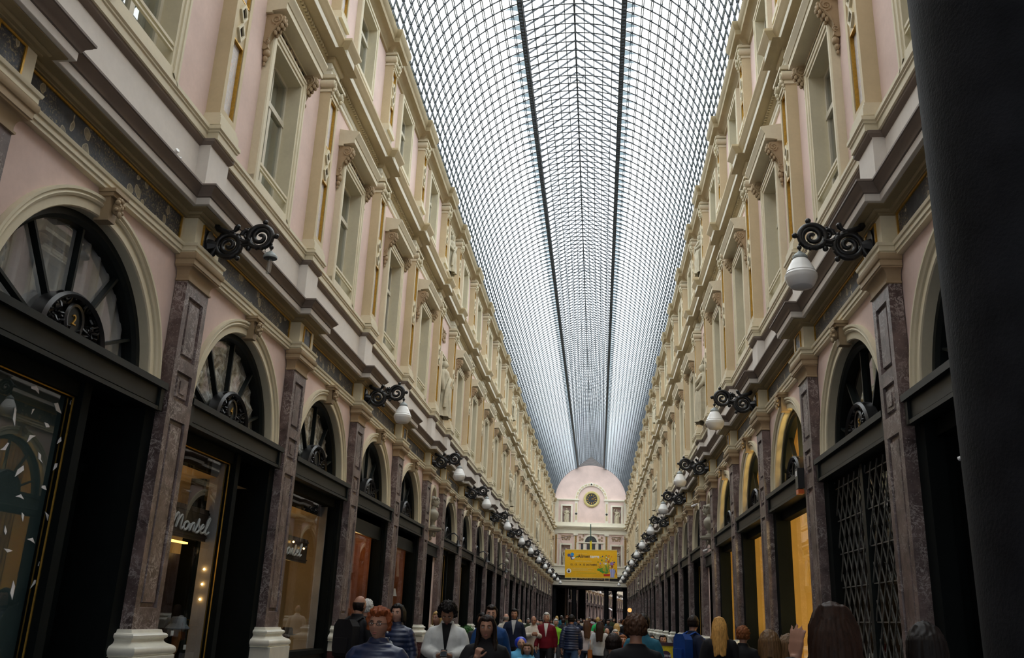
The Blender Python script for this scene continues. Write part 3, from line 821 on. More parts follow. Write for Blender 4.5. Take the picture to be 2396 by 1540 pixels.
def build_wall(s):
    q = MB(); sg = 1 if s == 'left' else -1
    X = WALLX

    def quad(y0, y1, z0, z1): q.add([(X, sg * y0, z0), (X, sg * y1, z0), (X, sg * y1, z1), (X, sg * y0, z1)], [(0, 1, 2, 3)])

    def reveal(y0, y1, z0, z1, dx=-.7):
        for a, b_, c, d in ((y0, z0, y1, z0), (y1, z0, y1, z1), (y1, z1, y0, z1), (y0, z1, y0, z0)):
            q.add([(X, sg * a, b_), (X, sg * c, d), (dx, sg * c, d), (dx, sg * a, b_)], [(0, 1, 2, 3)])
    for j in range(-1, LAST + 1):
        y0 = YNEAR if j == -1 else PY[j]; y1 = PY[j + 1] if j < LAST else YEND
        c = (PY[j] + PY[j + 1]) / 2 if j < LAST else None
        if j == -1 or j == LAST:
            quad(y0, y1, 0, 14.7); continue
        nic = is_niche(j)
        if not nic:
            r = RA
            # spandrels round the arch
            quad(y0, c - r, ZC, 5.8); quad(c + r, y1, ZC, 5.8)
            n = 24
            for k in range(n):
                a, b_ = PI - PI * k / n, PI - PI * (k + 1) / n
                q.add([(X, sg * (c + r * math.cos(a)), ZC + r * math.sin(a)), (X, sg * (c + r * math.cos(b_)), ZC + r * math.sin(b_)), (X, sg * (c + r * math.cos(b_)), 5.8), (X, sg * (c + r * math.cos(a)), 5.8)], [(0, 1, 2, 3)])
            quad(y0, c - 1.58, 0, ZC); quad(c + 1.58, y1, 0, ZC); quad(c - 1.58, c - r, 3.66, ZC); quad(c + r, c + 1.58, 3.66, ZC)
            op1 = (c - WIN1[2] - .1, c + WIN1[2] + .1, WIN1[0] - .1, WIN1[1] + .1); op2 = (c - .6, c + .6, 12.36, 14.08)
        else:
            r = .42; zc = 4.9; n = 16
            quad(y0, c - r, 3.3, 5.8); quad(c + r, y1, 3.3, 5.8); quad(c - r, c + r, 3.3, 4.05)
            for k in range(n):
                a, b_ = PI - PI * k / n, PI - PI * (k + 1) / n
                q.add([(X, sg * (c + r * math.cos(a)), zc + r * math.sin(a)), (X, sg * (c + r * math.cos(b_)), zc + r * math.sin(b_)), (X, sg * (c + r * math.cos(b_)), 5.8), (X, sg * (c + r * math.cos(a)), 5.8)], [(0, 1, 2, 3)])
            quad(y0, c - .8, 0, 3.3); quad(c + .8, y1, 0, 3.3)
            op1 = (c - .45, c + .45, 7.56, 9.5); op2 = (c - .42, c + .42, 12.5, 13.95)
        for (a, b_, d, e), zl, zh in ((op1, 5.8, 11.2), (op2, 11.2, 14.7)):
            quad(y0, a, zl, zh); quad(b_, y1, zl, zh); quad(a, b_, zl, d); quad(a, b_, e, zh); reveal(a, b_, d, e)
    o = side(link('wall_' + s, q.mesh('wall_' + s, M['pink'], None, True)), s)
    tag(o, 'pink stucco wall of the %s arcade rising to the glass roof' % s, 'wall', None, 'structure')


def build_bands(s):
    sg = 1 if s == 'left' else -1
    y0, y1 = sorted((sg * YNEAR, sg * YEND)); cs = sorted(sg * PY[k] for k in range(0, LAST + 1))
    Bm = lambda prof, hw, e, nm, mat, smooth=.5: (nm, MB().band(prof, y0, y1, cs, hw, e).mesh(nm + '_' + s, mat, smooth))

    def trim(n, parts, label):
        r = side(link('trim_%d' % n, None), s); tag(r, label, 'moulding', None, 'structure')
        for p in parts: link(p[0], p[1], r)
        return r
    n0 = 1 if s == 'left' else 5
    # main entablature over the shops
    w = WALLX
    arch = [(w, 5.60), (w + .07, 5.60), (w + .07, 5.64), (w + .085, 5.645), (w + .085, 5.7), (w + .1, 5.705), (w + .11, 5.737), (w + .11, 5.74), (w + .01, 5.745)]
    fr = [(w + .02, 5.74), (w + .02, 6.12)]
    soff = [(w + .02, 6.105), (w + .05, 6.11), (w + .05, 6.125), (w + .085, 6.13), (w + .1, 6.15), (w + .1, 6.16), (w + .19, 6.17), (w + .19, 6.185), (w + .22, 6.19), (w + .235, 6.185)]
    cor = [(w + .235, 6.185), (w + .24, 6.19), (w + .24, 6.275), (w + .225, 6.28)]
    cym = [(w + .225, 6.275), (w + .255, 6.285), (w + .26, 6.30), (w + .275, 6.33), (w + .315, 6.365), (w + .325, 6.385), (w + .34, 6.39), (w + .34, 6.415), (w, 6.44)]
    e = .17
    tr = trim(n0, [], 'main cornice of the %s arcade with painted frieze panels above the shops' % s)
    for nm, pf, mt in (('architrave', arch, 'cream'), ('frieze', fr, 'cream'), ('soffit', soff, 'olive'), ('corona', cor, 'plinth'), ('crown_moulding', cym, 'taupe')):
        # mouldings of one course break forward together: offsets measured from the wall plane
        q = MB(); q.band([(w, pf[0][1])] + pf, y0, y1, cs, .33, e)
        link(nm, q.mesh(nm + '_' + s, M[mt], .45), tr)
    for j in range(-1, LAST):                                       # painted frieze panels with gilt frames
        a = PY[j] + .44 if j >= 0 else YNEAR + .2; b_ = PY[j + 1] - .44
        ya, yb = sorted((sg * a, sg * b_))
        g = MB(); g.frame(ya, yb, 5.755, 6.095, w + .018, w + .045, .024)
        p = MB(); p.box(w + .015, w + .028, ya + .01, yb - .01, 5.765, 6.085)
        fo = link('frieze_panel', p.mesh('frieze_panel_%s%d' % (s, j), M['frieze']), tr); link('gilt_frame', g.mesh('gilt_frame_%s%d' % (s, j), M['gold']), fo)
    for k in range(0, LAST + 1):                                    # small panels on the break-forwards
        ya = sg * PY[k]
        p = MB(); p.box(w + .18, w + .2, ya - .17, ya + .17, 5.78, 6.07); g = MB(); g.frame(ya - .19, ya + .19, 5.765, 6.085, w + .185, w + .212, .022)
        fo = link('frieze_panel', p.mesh('frieze_block_%s%d' % (s, k), M['frieze']), tr); link('gilt_frame', g.mesh('block_frame_%s%d' % (s, k), M['gold']), fo)
    # plinth course and sill band of the first floor
    trim(n0 + 1, [Bm([(w, 6.43), (w + .04, 6.43), (w + .04, 6.5), (w + .02, 6.52), (w + .02, 7.2)], .27, .15, 'plinth_course', M['plinth']),
                  Bm([(w + .02, 7.15), (w + .04, 7.16), (w + .07, 7.2), (w + .075, 7.24)], .27, .15, 'bed_moulding', M['taupe']),
                  Bm([(w + .07, 7.235), (w + .1, 7.24), (w + .1, 7.33), (w + .115, 7.34), (w + .115, 7.36), (w + .135, 7.38), (w + .135, 7.43), (w - .1, 7.46)], .27, .15, 'sill_course', M['cream'])],
         'pale plinth and sill course under the first-floor windows of the %s wall' % s)
    dn = MB()
    k = YNEAR
    while k < 60:
        near = min(abs(k - p) for p in PY.values())
        if near > .42: dn.box(w + .08, w + .125, *(sorted((sg * k, sg * (k + .05)))), 11.25, 11.3)
        k += .09
    # cornice over the first floor
    trim(n0 + 2, [Bm([(w, 10.95), (w + .04, 10.95), (w + .04, 11.03), (w + .055, 11.035), (w + .07, 11.06), (w + .02, 11.07), (w + .02, 11.2)], .24, .14, 'architrave', M['creamlight']),
                  Bm([(w + .02, 11.2), (w + .05, 11.21), (w + .08, 11.25), (w + .08, 11.31), (w + .14, 11.33), (w + .2, 11.36), (w + .28, 11.37)], .24, .14, 'soffit', M['cornice_shade']),
                  ('dentils', dn.mesh('dentils_' + s, M['cornice_shade'])),
                  Bm([(w + .28, 11.365), (w + .285, 11.37), (w + .285, 11.49), (w + .275, 11.495)], .24, .14, 'corona', M['creamlight']),
                  Bm([(w + .275, 11.49), (w + .3, 11.51), (w + .33, 11.56), (w + .37, 11.6), (w + .385, 11.625), (w + .385, 11.67), (w + .02, 11.7)], .24, .14, 'crown_moulding', M['ochre'])],
         'dentilled cornice between first and second floor of the %s wall' % s)
    # attic plinth and eaves
    trim(n0 + 3, [Bm([(w, 11.68), (w + .02, 11.68), (w + .02, 12.1), (w + .06, 12.14), (w + .07, 12.2), (w, 12.22)], .24, .12, 'attic_plinth', M['creamlight']),
                  Bm([(w, 14.26), (w + .05, 14.27), (w + .06, 14.32), (w + .1, 14.36), (w + .16, 14.4), (w + .24, 14.42), (w + .245, 14.54), (w + .27, 14.57), (w + .3, 14.64), (w + .31, 14.7), (w + .31, 14.73), (w - .3, 14.76)], .24, .12, 'eaves_cornice', M['cornice_shade'])],
         'eaves cornice along the foot of the glass vault on the %s side' % s)


for s in ('left', 'right'):
    build_wall(s); build_bands(s)

# ------------------------------------------------------------------ repeat the bays
T_PIL = t_pilaster(); T_FAN = t_fanlight(); T_SHOPD = t_shop('door'); T_SHOPF = t_shop('full'); T_DOOR = t_door()
T_UP = t_upper_pilaster(); T_UP2 = t_upper_pilaster(12.2, 14.32, .22); T_W1 = t_window1(); T_W1D = t_window1(False); T_W2 = t_window2()
T_N1 = t_niche_upper(7.56, 9.5, .4, 0); T_N2 = t_niche_upper(12.5, 13.95, .38, 0); T_NG = t_niche_ground(); BUST = t_bust()
T_LAMP = t_lamp(); T_LAMPX = t_lamp(False)
STAT = [figure(1.62, p).mesh('statue_figure_%d' % p, M['statue'], .9) for p in range(3)]
STAT2 = [figure(1.2, p).mesh('attic_statue_%d' % p, M['statue'], .9) for p in range(3)]

rel = MB()                                                            # scrolled relief panel above a statue niche
for sy in (-1, 1):
    for cy, cz, r, d, a in ((.22, 0, .1, 1, 0), (.12, .13, .07, -1, 2), (.3, .12, .06, 1, 1), (.15, -.14, .07, 1, 2), (.3, -.1, .05, -1, 0)):
        rel.tube([(.02, sy * y, z) for y, z in scroll(cy, cz, r, 1.4, d, a, 14)], .022, 5)
rel.ball((.02, 0, 0), .09, 10, 7, (.6, .9, 1.2)); rel.ball((.03, 0, .15), .05, 8, 6); rel.ball((.03, 0, -.17), .04, 8, 6); rel.tube([(.02, -.4, .2), (.04, 0, .12), (.02, .4, .2)], .025, 6)
RELIEF = rel.mesh('relief_panel', M['beige'], .8)

NUMW = [0]


def wname(kind='window'):
    NUMW[0] += 1
    return '%s_%d' % (kind, NUMW[0])


for s in ('left', 'right'):
    sx = -4 if s == 'left' else 4; rz = 0 if s == 'left' else PI
    for k in range(0, LAST + 1):
        L = (sx, PY[k], 0); od = ORD[k + 1]; far = k > 12
        put('pilaster_far', T_PIL, 'pilaster', far, L, rz, '%s purple marble ground-floor pilaster from the near end of the %s arcade' % (od, s), 'pilaster', 'marble pilasters of the %s arcade' % s)
        put('upper_pilaster_far', T_UP, 'painted_pilaster', far, L, rz, '%s first-floor pilaster with gilt painted panels from the near end, %s wall' % (od, s), 'pilaster', 'first-floor pilasters of the %s wall' % s)
        put('attic_pilaster_far', T_UP2, 'attic_pilaster', k > 8, L, rz, '%s second-floor pilaster under the eaves from the near end, %s wall' % (od, s), 'pilaster', 'second-floor pilasters of the %s wall' % s)
        if k % 2 == 1:
            i = (k + 1) // 2
            if s == 'left' and k == 1:
                spawn(T_LAMPX, 'wall_lamp', (sx - .09, PY[k], 5.93), rz, 'wall lamp with missing globe, bare tube under a scrolled iron bracket', 'lamp', 'lamps along the left arcade')
            else:
                spawn(T_LAMP, 'wall_lamp', (sx - .09 if s == 'left' else sx + .09, PY[k], 5.93), rz, '%s white globe lamp on scrolled iron bracket from the near end, %s arcade' % (ORD[i - (1 if s == 'left' else 0)], s), 'lamp', 'lamps along the %s arcade' % s)
    for j in range(0, LAST):
        c = (PY[j] + PY[j + 1]) / 2; L = (sx, c, 0); od = ORD[j + 1]; far = j > 9
        if is_niche(j):
            nth = ORD[(j + 1) // 6]
            put('niche_ground_far', T_NG, wname('trim'), far, L, rz, '%s round-headed bust niche with bracket from the near end, %s arcade' % (nth, s), 'niche', None, 'structure')
            b_ = link('bust', BUST); b_.location = (sx + (-.2 if s == 'left' else .2), c, 4.1); b_.rotation_euler = (0, 0, rz)
            tag(b_, '%s stone bust on a niche bracket from the near end, %s arcade' % (nth, s), 'bust', 'busts in the arcade niches')
            put('niche1_far', T_N1, wname('trim'), far, L, rz, '%s first-floor statue niche from the near end, %s wall' % (nth, s), 'niche', None, 'structure')
            put('niche2_far', T_N2, wname('trim'), far, L, rz, '%s second-floor statue niche from the near end, %s wall' % (nth, s), 'niche', None, 'structure')
            dx = -.42 if s == 'left' else .42
            o = link('statue', STAT[j % 3]); o.location = (sx + dx * .4, c, 7.55); o.rotation_euler = (0, 0, rz); o.scale = (1.15,) * 3
            tag(o, '%s draped stone statue in a first-floor niche from the near end, %s wall' % (nth, s), 'statue', 'statues in the wall niches')
            o = link('statue', STAT2[(j + 1) % 3]); o.location = (sx + dx * .45, c, 12.5); o.rotation_euler = (0, 0, rz); o.scale = (1.15,) * 3
            tag(o, '%s draped stone statue in a second-floor niche from the near end, %s wall' % (nth, s), 'statue', 'statues in the wall niches')
            o = link('relief_panel', RELIEF); o.location = (sx + (-.25 if s == 'left' else .25), c, 10.3); o.rotation_euler = (0, 0, rz)
            tag(o, '%s scrolled relief above a first-floor statue niche, %s wall' % (nth, s), 'relief')
            # small dark door in the narrow bay
            d = MB(); d.box(-.7, -.66, -.8, .8, 0, 3.3); d.frame(-.8, .8, 0, 3.3, -.66, -.6, .12); d.frame(-.55, .55, .3, 1.2, -.66, -.62, .06)
            key = 'niche_door'
            if key not in FARMESH: FARMESH[key] = d.mesh('niche_door', M['green'])
            o = link(wname('door'), FARMESH[key]); o.location = L; o.rotation_euler = (0, 0, rz)
            tag(o, 'dark green door under the %s bust niche of the %s arcade' % (nth, s), 'door', None, 'structure')
            continue
        put('fan_far', T_FAN, wname(), far, L, rz, '%s arched fanlight with iron medallion from the near end, %s arcade' % (od, s), 'window', None, 'structure')
        dk = (s == 'left' and j in (0, 1)) or (j > 5 and j % 2 == 0)
        # right-hand wall is turned round, so its short glass lies on the far side
        put('shop_door_far' if dk else 'shop_full_far', T_SHOPD if dk else T_SHOPF, wname(), far, L, rz, '%s shop window under its arch from the near end, %s arcade' % (od, s), 'window', None, 'structure')
        if dk: put('door_far', T_DOOR, wname('door'), far, L, rz, 'dark green shop door in the %s bay of the %s arcade' % (od, s), 'door', None, 'structure')
        put('win1_far', T_W1D if (s, j) in (('right', 1), ('left', 5), ('left', 3)) else T_W1, wname(), j > 11, L, rz, '%s bay first-floor window with hood and scroll brackets, %s wall' % (od, s), 'window', None, 'structure')
        put('win2_far', T_W2, wname(), j > 6, L, rz, '%s bay second-floor window under the eaves, %s wall' % (od, s), 'window', None, 'structure')

# ------------------------------------------------------------------ glass vault
RV, ZV, XP = 4.14, 14.62, 1.5                # radius, springing, half width of the raised lantern
APEX = 19.75
aP = math.acos(XP / RV); zP = ZV + RV * math.sin(aP)
ceil = link('ceiling', None)
tag(ceil, 'iron and glass barrel vault with a raised ridge over the arcade', 'glass roof', None, 'structure')
g = MB()
na = 17
angs = [aP * i / na for i in range(na + 1)]
for sgn in (-1, 1):
    P = [(sgn * RV * math.cos(a), ZV + RV * math.sin(a)) for a in angs]
    g.add([(x, y, z) for x, z in P for y in (YNEAR, YEND)], [(2 * i, 2 * i + 1, 2 * i + 3, 2 * i + 2) for i in range(na)])
    g.add([(sgn * XP, YNEAR, zP + .16), (sgn * XP, YEND, zP + .16), (0, YEND, APEX + .02), (0, YNEAR, APEX + .02)], [(0, 1, 2, 3)])
link('glazing', g.mesh('roof_glazing', M['roofglass'], 3.2), ceil)
RIBSP = 0.45
rb = MB()
full = [(RV - .05) * 1.0] ; nseg = 44
pts = [((RV - .04) * math.cos(PI * i / nseg), 0, ZV + (RV - .04) * math.sin(PI * i / nseg)) for i in range(nseg + 1)]
rb.tube(pts, .024, 4)
for sgn in (-1, 1):
    rb.bar((sgn * XP, 0, zP + .12), (0, 0, APEX), .038, .045)
    for i in range(1, na):
        a = angs[i]; rb.box(*(sorted((sgn * (RV - .04) * math.cos(a) - .024, sgn * (RV - .04) * math.cos(a) + .024))), -.026, .026, ZV + (RV - .04) * math.sin(a) - .022, ZV + (RV - .04) * math.sin(a) + .022)
    for f in (.2, .4, .6, .8):
        x = XP * (1 - f); z = zP + .12 + (APEX - zP - .12) * f; rb.box(*(sorted((sgn * x - .025, sgn * x + .025))), -.025, .025, z - .025, z + .025)
rbm = rb.mesh('roof_rib', M['iron'])
ys = []
y = YNEAR + .2
while y < YEND - .1:
    ys.append(y); y += RIBSP
first = [i for i, y in enumerate(ys) if y > 17][:100]
for i in first:
    o = link('rib', rbm, ceil); o.location = (0, ys[i], 0)
rest = [y for i, y in enumerate(ys) if i not in set(first)]
bm = bmesh.new()
for y in rest:
    n0 = len(bm.verts); bm.from_mesh(rbm); bm.verts.ensure_lookup_table()
    for v in bm.verts[n0:]: v.co.y += y
me = bpy.data.meshes.new('more_ribs'); bm.to_mesh(me); bm.free(); me.materials.append(M['iron'])
link('rib', me, ceil, kind='stuff')
lb = MB()                                     # lengthwise glazing bars, in pairs
for sgn in (-1, 1):
    for i in range(0, na):
        a = angs[i] + .003
        for da in (-.007, .007):
            x, z = sgn * (RV + .0) * math.cos(a + da), ZV + (RV + .0) * math.sin(a + da)
            lb.box(x - .013, x + .013, YNEAR, YEND, z - .012, z + .012)
    for f in (.2, .4, .6, .8):
        x = sgn * XP * (1 - f); z = zP + .15 + (APEX - zP - .13) * f
        lb.box(x - .016, x + .016, YNEAR, YEND, z - .015, z + .015)
link('glazing_bar_lattice', lb.mesh('glazing_bars', M['ironlight']), ceil)
rg = MB(); rg.box(-.03, .03, YNEAR, YEND, APEX - .06, APEX + .02); link('ridge_beam', rg.mesh('ridge_beam', M['iron']), ceil)
for sgn in (-1, 1):                           # open lattice girders under the lantern edges
    q = MB(); x = sgn * XP
    for e in (-.06, .06): q.box(x + e - .016, x + e + .016, YNEAR, YEND, zP + .1, zP + .15); q.box(x + e - .016, x + e + .016, YNEAR, YEND, zP - .13, zP - .08)
    y = YNEAR + .1
    while y < YEND - .3:
        q.box(x - .06, x + .06, y, y + .07, zP - .1, zP + .12); y += .15
    link('girder', q.mesh('lantern_girder', M['iron']), ceil)
    fm = MB()
    for y in ys:                              # curved glass flaps beside the girders
        a0 = aP - .015; da = .12
        P = []
        for k in range(5):
            a = a0 - da * k / 4; r = RV - .05
            P += [(sgn * r * math.cos(a), y + .03, ZV + r * math.sin(a)), (sgn * r * math.cos(a), y + .03 + .33 * (1 - k / 4) ** 1.6 + .01, ZV + r * math.sin(a) + .0)]
        fm.add(P, [(2 * k, 2 * k + 1, 2 * k + 3, 2 * k + 2) for k in range(4)])
    link('glass_flap', fm.mesh('glass_flaps', M['fin']), ceil, kind='stuff')
hk = MB()
for y in (26.9, 45, 60, 71, 81, 89):          # fixing hooks on the ridge
    for dx in (-.22, .22): hk.box(dx - .015, dx + .015, y, y + .03, APEX - .35, APEX - .12)
    hk.box(-.22, .22, y, y + .03, APEX - .2, APEX - .17)
link('ridge_hook', hk.mesh('ridge_hooks', M['iron']), ceil)

# ------------------------------------------------------------------ floor and unseen ends
q = MB(); q.box(-12, 24, -9, 215, -.2, 0)
tag(link('floor', q.mesh('floor', M['floor'])), 'dark stone paving of the arcade', 'floor', None, 'structure')
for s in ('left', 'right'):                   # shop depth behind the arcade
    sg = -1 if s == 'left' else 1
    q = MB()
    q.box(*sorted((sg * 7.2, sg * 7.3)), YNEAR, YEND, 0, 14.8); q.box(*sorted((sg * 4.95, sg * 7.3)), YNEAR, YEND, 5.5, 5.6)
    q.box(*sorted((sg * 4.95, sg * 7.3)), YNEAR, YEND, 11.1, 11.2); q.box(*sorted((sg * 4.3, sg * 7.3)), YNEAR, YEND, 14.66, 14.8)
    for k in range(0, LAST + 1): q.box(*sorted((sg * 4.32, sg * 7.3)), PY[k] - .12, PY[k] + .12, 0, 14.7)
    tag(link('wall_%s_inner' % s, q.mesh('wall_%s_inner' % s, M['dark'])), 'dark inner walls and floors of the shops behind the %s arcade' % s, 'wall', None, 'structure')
q = MB(); q.box(-8, 8, 1.0, 1.75, 5.75, 21); q.box(-8, 8, -8, 1.2, 5.9, 6.2)
for sg in (-1, 1): q.box(*sorted((sg * 4.4, sg * 8)), -8, 1.75, 0, 6)
tag(link('wall_near', q.mesh('wall_near', M['plinth'])), 'near gable wall carried over the entrance colonnade', 'wall', None, 'structure')


def column(x, y, r, h, label, cap=True):
    q = MB(); q.lathe([(r * 1.25, 0), (r * 1.25, .12), (r * 1.3, .16), (r * 1.3, .24), (r * 1.1, .3), (r * 1.02, .36), (r, .42)] + [(r, h - .5)], 40)
    c = MB(); c.lathe([(r, h - .5), (r * 1.05, h - .46), (r * 1.05, h - .42), (r, h - .4), (r, h - .3), (r * 1.1, h - .27), (r * 1.28, h - .18), (r * 1.3, h - .14)], 40); c.box(-r * 1.4, r * 1.4, -r * 1.4, r * 1.4, h - .15, h)
    return spawn([('shaft', q.mesh('column_shaft', M['column'], .5)), ('capital', c.mesh('column_capital', M['column'], .5))], 'column', (x, y, 0), 0, label, 'column', 'black stone columns', 'structure')


column(1.865, 1.66, .31, 5.6, 'large black stone column close by at the picture edge')
for x, nm in ((-3.95, 'against the pilasters of the left wall'), (-1.72, 'left of the two free-standing under the banner'), (1.86, 'right of the two free-standing under the banner'), (3.95, 'against the pilasters of the right wall')):
    column(x, YEND + .55, .26, 5.3, 'far black column %s' % nm)

# ------------------------------------------------------------------ far gable wall
YF = YEND


def fbox(q, x0, x1, z0, z1, d, y=YF): return q.box(x0, x1, y - d, y + .2, z0, z1)


fw = MB()
n = 32
def solid(x0, x1, z0, z1): fw.add([(x0, YF, z0), (x1, YF, z0), (x1, YF, z1), (x0, YF, z1)], [(0, 1, 2, 3)])
XC = .08
nL, nR, n2L, n2R = (-3.19, -2.23), (2.48, 3.46), (-3.24, -2.23), (2.42, 3.44)
def strip(z0, z1, holes):
    x = -4.4
    for a, b_ in holes: solid(x, a, z0, z1); x = b_
    solid(x, 4.4, z0, z1)
strip(6.6, 7.46, []); strip(7.46, 9.66, [n2L, n2R]); strip(9.66, 12.2, []); strip(12.2, 14.03, [nL, nR]); strip(14.03, ZV, [])
P = [(RV * math.cos(PI * k / n), ZV + RV * math.sin(PI * k / n)) for k in range(n + 1)]
fw.add([(x, YF, z) for x, z in P], [tuple(range(n + 1))])
gab = MB(); gab.add([(XP, YF, zP), (XP, YF, zP + .16), (0, YF, APEX), (-XP, YF, zP + .16), (-XP, YF, zP)] + [(x, YF, z) for x, z in P[::-1] if abs(x) < XP], [tuple(range(5 + len([1 for x, z in P if abs(x) < XP])))])
for (a, b_), z0, z1 in ((nL, 12.2, 14.03), (nR, 12.2, 14.03), (n2L, 7.46, 9.66), (n2R, 7.46, 9.66)):
    fw.add([(a, YF + .45, z0), (b_, YF + .45, z0), (b_, YF + .45, z1), (a, YF + .45, z1)], [(0, 1, 2, 3)])
    for u, v, w_, x_ in ((a, z0, b_, z0), (b_, z0, b_, z1), (b_, z1, a, z1), (a, z1, a, z0)):
        fw.add([(u, YF, v), (w_, YF, x_), (w_, YF + .45, x_), (u, YF + .45, v)], [(0, 1, 2, 3)])
GAB = gab.mesh('gable_panel', paint('grey_gable_boards', (.3, .24, .21), .1, 3, .7))
wf = link('wall_far', fw.mesh('wall_far', M['pink'], None, True)); tag(wf, 'pink gable wall at the far end under the glass vault', 'wall', None, 'structure')
link('gable_panel', GAB, wf)
q = MB()
for x0, x1 in ((-4.3, -1.31), (1.52, 4.3)):
    fbox(q, x0, x1, 14.6, 14.7, .08); fbox(q, x0, x1, 14.7, 14.82, .2)
fbox(q, -4.3, 4.3, 11.77, 12.2, .1); fbox(q, -4.3, 4.3, 11.6, 11.7, .38); fbox(q, -4.3, 4.3, 11.7, 11.77, .45); fbox(q, -4.3, 4.3, 11.45, 11.6, .2); fbox(q, -4.3, 4.3, 10.98, 11.45, .06); fbox(q, -4.3, 4.3, 10.94, 11.0, .12)
fbox(q, -4.3, 4.3, 6.6, 7.3, .08); fbox(q, -4.3, 4.3, 7.3, 7.46, .18)
fbox(q, -4.3, 4.3, 6.35, 6.6, .3); fbox(q, -4.3, 4.3, 5.74, 5.86, .12); fbox(q, -4.3, 4.3, 5.3, 5.74, .05)
for a, b_, z0, z1 in ((*nL, 12.2, 14.03), (*nR, 12.2, 14.03), (*n2L, 7.46, 9.66), (*n2R, 7.46, 9.66)):
    for x0, x1, u, v in ((a - .2, a, z0, z1 + .18), (b_, b_ + .2, z0, z1 + .18), (a, b_, z1, z1 + .18)): fbox(q, x0, x1, u, v, .08)
for x in (-1.63, 1.83):                       # pilasters
    fbox(q, x - .17, x + .17, 12.2, 14.6, .06); fbox(q, x - .2, x + .2, 7.46, 11.0, .06); fbox(q, x - .26, x + .26, 10.75, 10.98, .14)
for x in (-3.85, 3.95): fbox(q, x - .2, x + .2, 7.46, 11.0, .06); fbox(q, x - .2, x + .2, 12.2, 14.6, .06)
m_ = 24                                        # arched band round the clock
for r0, r1 in ((1.53, 1.85),):
    V = []
    for k in range(m_ + 1):
        a = PI * k / m_; c, s_ = math.cos(a), math.sin(a)
        V += [(XC + r0 * c, YF, 14.82 + r0 * s_), (XC + r0 * c, YF - .12, 14.82 + r0 * s_), (XC + r1 * c, YF - .12, 14.82 + r1 * s_), (XC + r1 * c, YF, 14.82 + r1 * s_)]
    q.add(V, [(4 * k + i, 4 * k + i + 1, 4 * k + i + 5, 4 * k + i + 4) for k in range(m_) for i in range(3)])
q.ball((XC, YF - .12, 16.52), .2, 12, 8, (1, .4, 1))
# triple window with arch in the middle of the first floor
q.add([(XC + (.68 if i % 2 else .86) * math.cos(PI * (i // 2) / 16), YF - .1, 10.05 + (.68 if i % 2 else .86) * math.sin(PI * (i // 2) / 16)) for i in range(34)], [(2 * k, 2 * k + 1, 2 * k + 3, 2 * k + 2) for k in range(16)])
fbox(q, XC - 1.5, XC + 1.5, 9.92, 10.05, .12)
for x in (-1.5, -.7, .7, 1.5): fbox(q, XC + x - .13, XC + x + .13, 7.46, 9.95, .08)
link('moulding', q.mesh('far_mouldings', M['creamlight']), wf)
q = MB()
for x in (-1.63, 1.83):
    fbox(q, x - .12, x + .12, 8.95, 10.7, .07)
    fbox(q, x - .12, x + .12, 7.6, 8.6, .07)
for x in (-3.85, 3.95): fbox(q, x - .12, x + .12, 7.6, 10.8, .07)
link('painted_panel', q.mesh('far_painted_panels', paint('rust_arabesque', (.34, .2, .07), .4, 9, .6)), wf)
q = MB()
for x in (-1.63, 1.83):
    for z0, z1 in ((13.35, 14.35), (12.45, 13.0)): fbox(q, x - .1, x + .1, z0, z1, .07)
for k in range(12):
    a0, a1 = PI * (k + .12) / 12, PI * (k + .88) / 12
    q.add([(XC + r * math.cos(a), YF - .128, 14.82 + r * math.sin(a)) for a, r in ((a0, 1.6), (a1, 1.6), (a1, 1.78), (a0, 1.78))], [(0, 1, 2, 3)])
link('painted_panel', q.mesh('far_pale_panels', M['ochre']), wf)
q = MB()
for x in (-1.63, 1.83): q.ball((x, YF - .06, 13.17), .13, 12, 8, (1, .4, 1)); q.ball((x, YF - .07, 8.78), .15, 4, 4, (1, .4, 1))
q.ball((XC, YF - .2, 16.52), .1, 10, 6, (1, .3, 1))
link('roundel', q.mesh('far_roundels', M['black'], .8), wf)
rl2 = MB()
for cx in (-2.73, 2.93):
    for sy in (-1, 1):
        for cy, cz, r, d, a in ((.2, 0, .11, 1, 0), (.42, .06, .12, -1, 2), (.1, -.15, .09, 1, 1), (.35, -.16, .08, -1, 1)):
            rl2.tube([(cx + sy * y, YF - .04, 10.45 + z) for y, z in scroll(cy, cz, r, 1.3, d, a, 12)], .03, 4)
    rl2.tube([(cx - .6, YF - .04, 10.73), (cx, YF - .06, 10.66), (cx + .6, YF - .04, 10.73)], .035, 5)
for sy in (-1, 1):
    for cy, cz, r, d, a in ((.95, 10.3, .16, 1, 0), (1.2, 10.55, .14, -1, 2), (.85, 10.75, .12, 1, 1), (1.25, 10.22, .1, 1, 1)):
        rl2.tube([(XC + sy * y, YF - .04, z) for y, z in scroll(cy, cz, r, 1.3, d, a, 12)], .035, 4)
link('scrolled_relief', rl2.mesh('far_reliefs', M['beige'], .8), wf)
q = MB(); ENTZ = 6.06
fbox(q, -4.2, 4.2, 5.86, 6.3, .09); link('name_board', q.mesh('name_board', plain('dark_signboard', (.03, .028, .025), .5)), wf)
tx = text_mesh('gallery_name', 'GALERIE DE LA REINE', .27, M['gold'], (.14, YF - .1, 6.06), Matrix.Rotation(PI / 2, 4, 'X'), .006, 'CENTER', 1.02)
link('gilt_lettering', tx, wf)
q = MB()
for x in (-1.75, 1.9):
    fbox(q, x - .32, x + .32, 5.86, 6.3, .11)
link('block', q.mesh('far_blocks', M['beige']), wf)
q = MB()
for x in (-1.75, 1.9): fbox(q, x - .2, x + .2, 5.93, 6.23, .115)
for a, b_ in ((-1.03, -.78), (-.36, .56), (.94, 1.22)): fbox(q, XC + a - .08 if 0 else a, b_, 8.9, 9.85, .02)
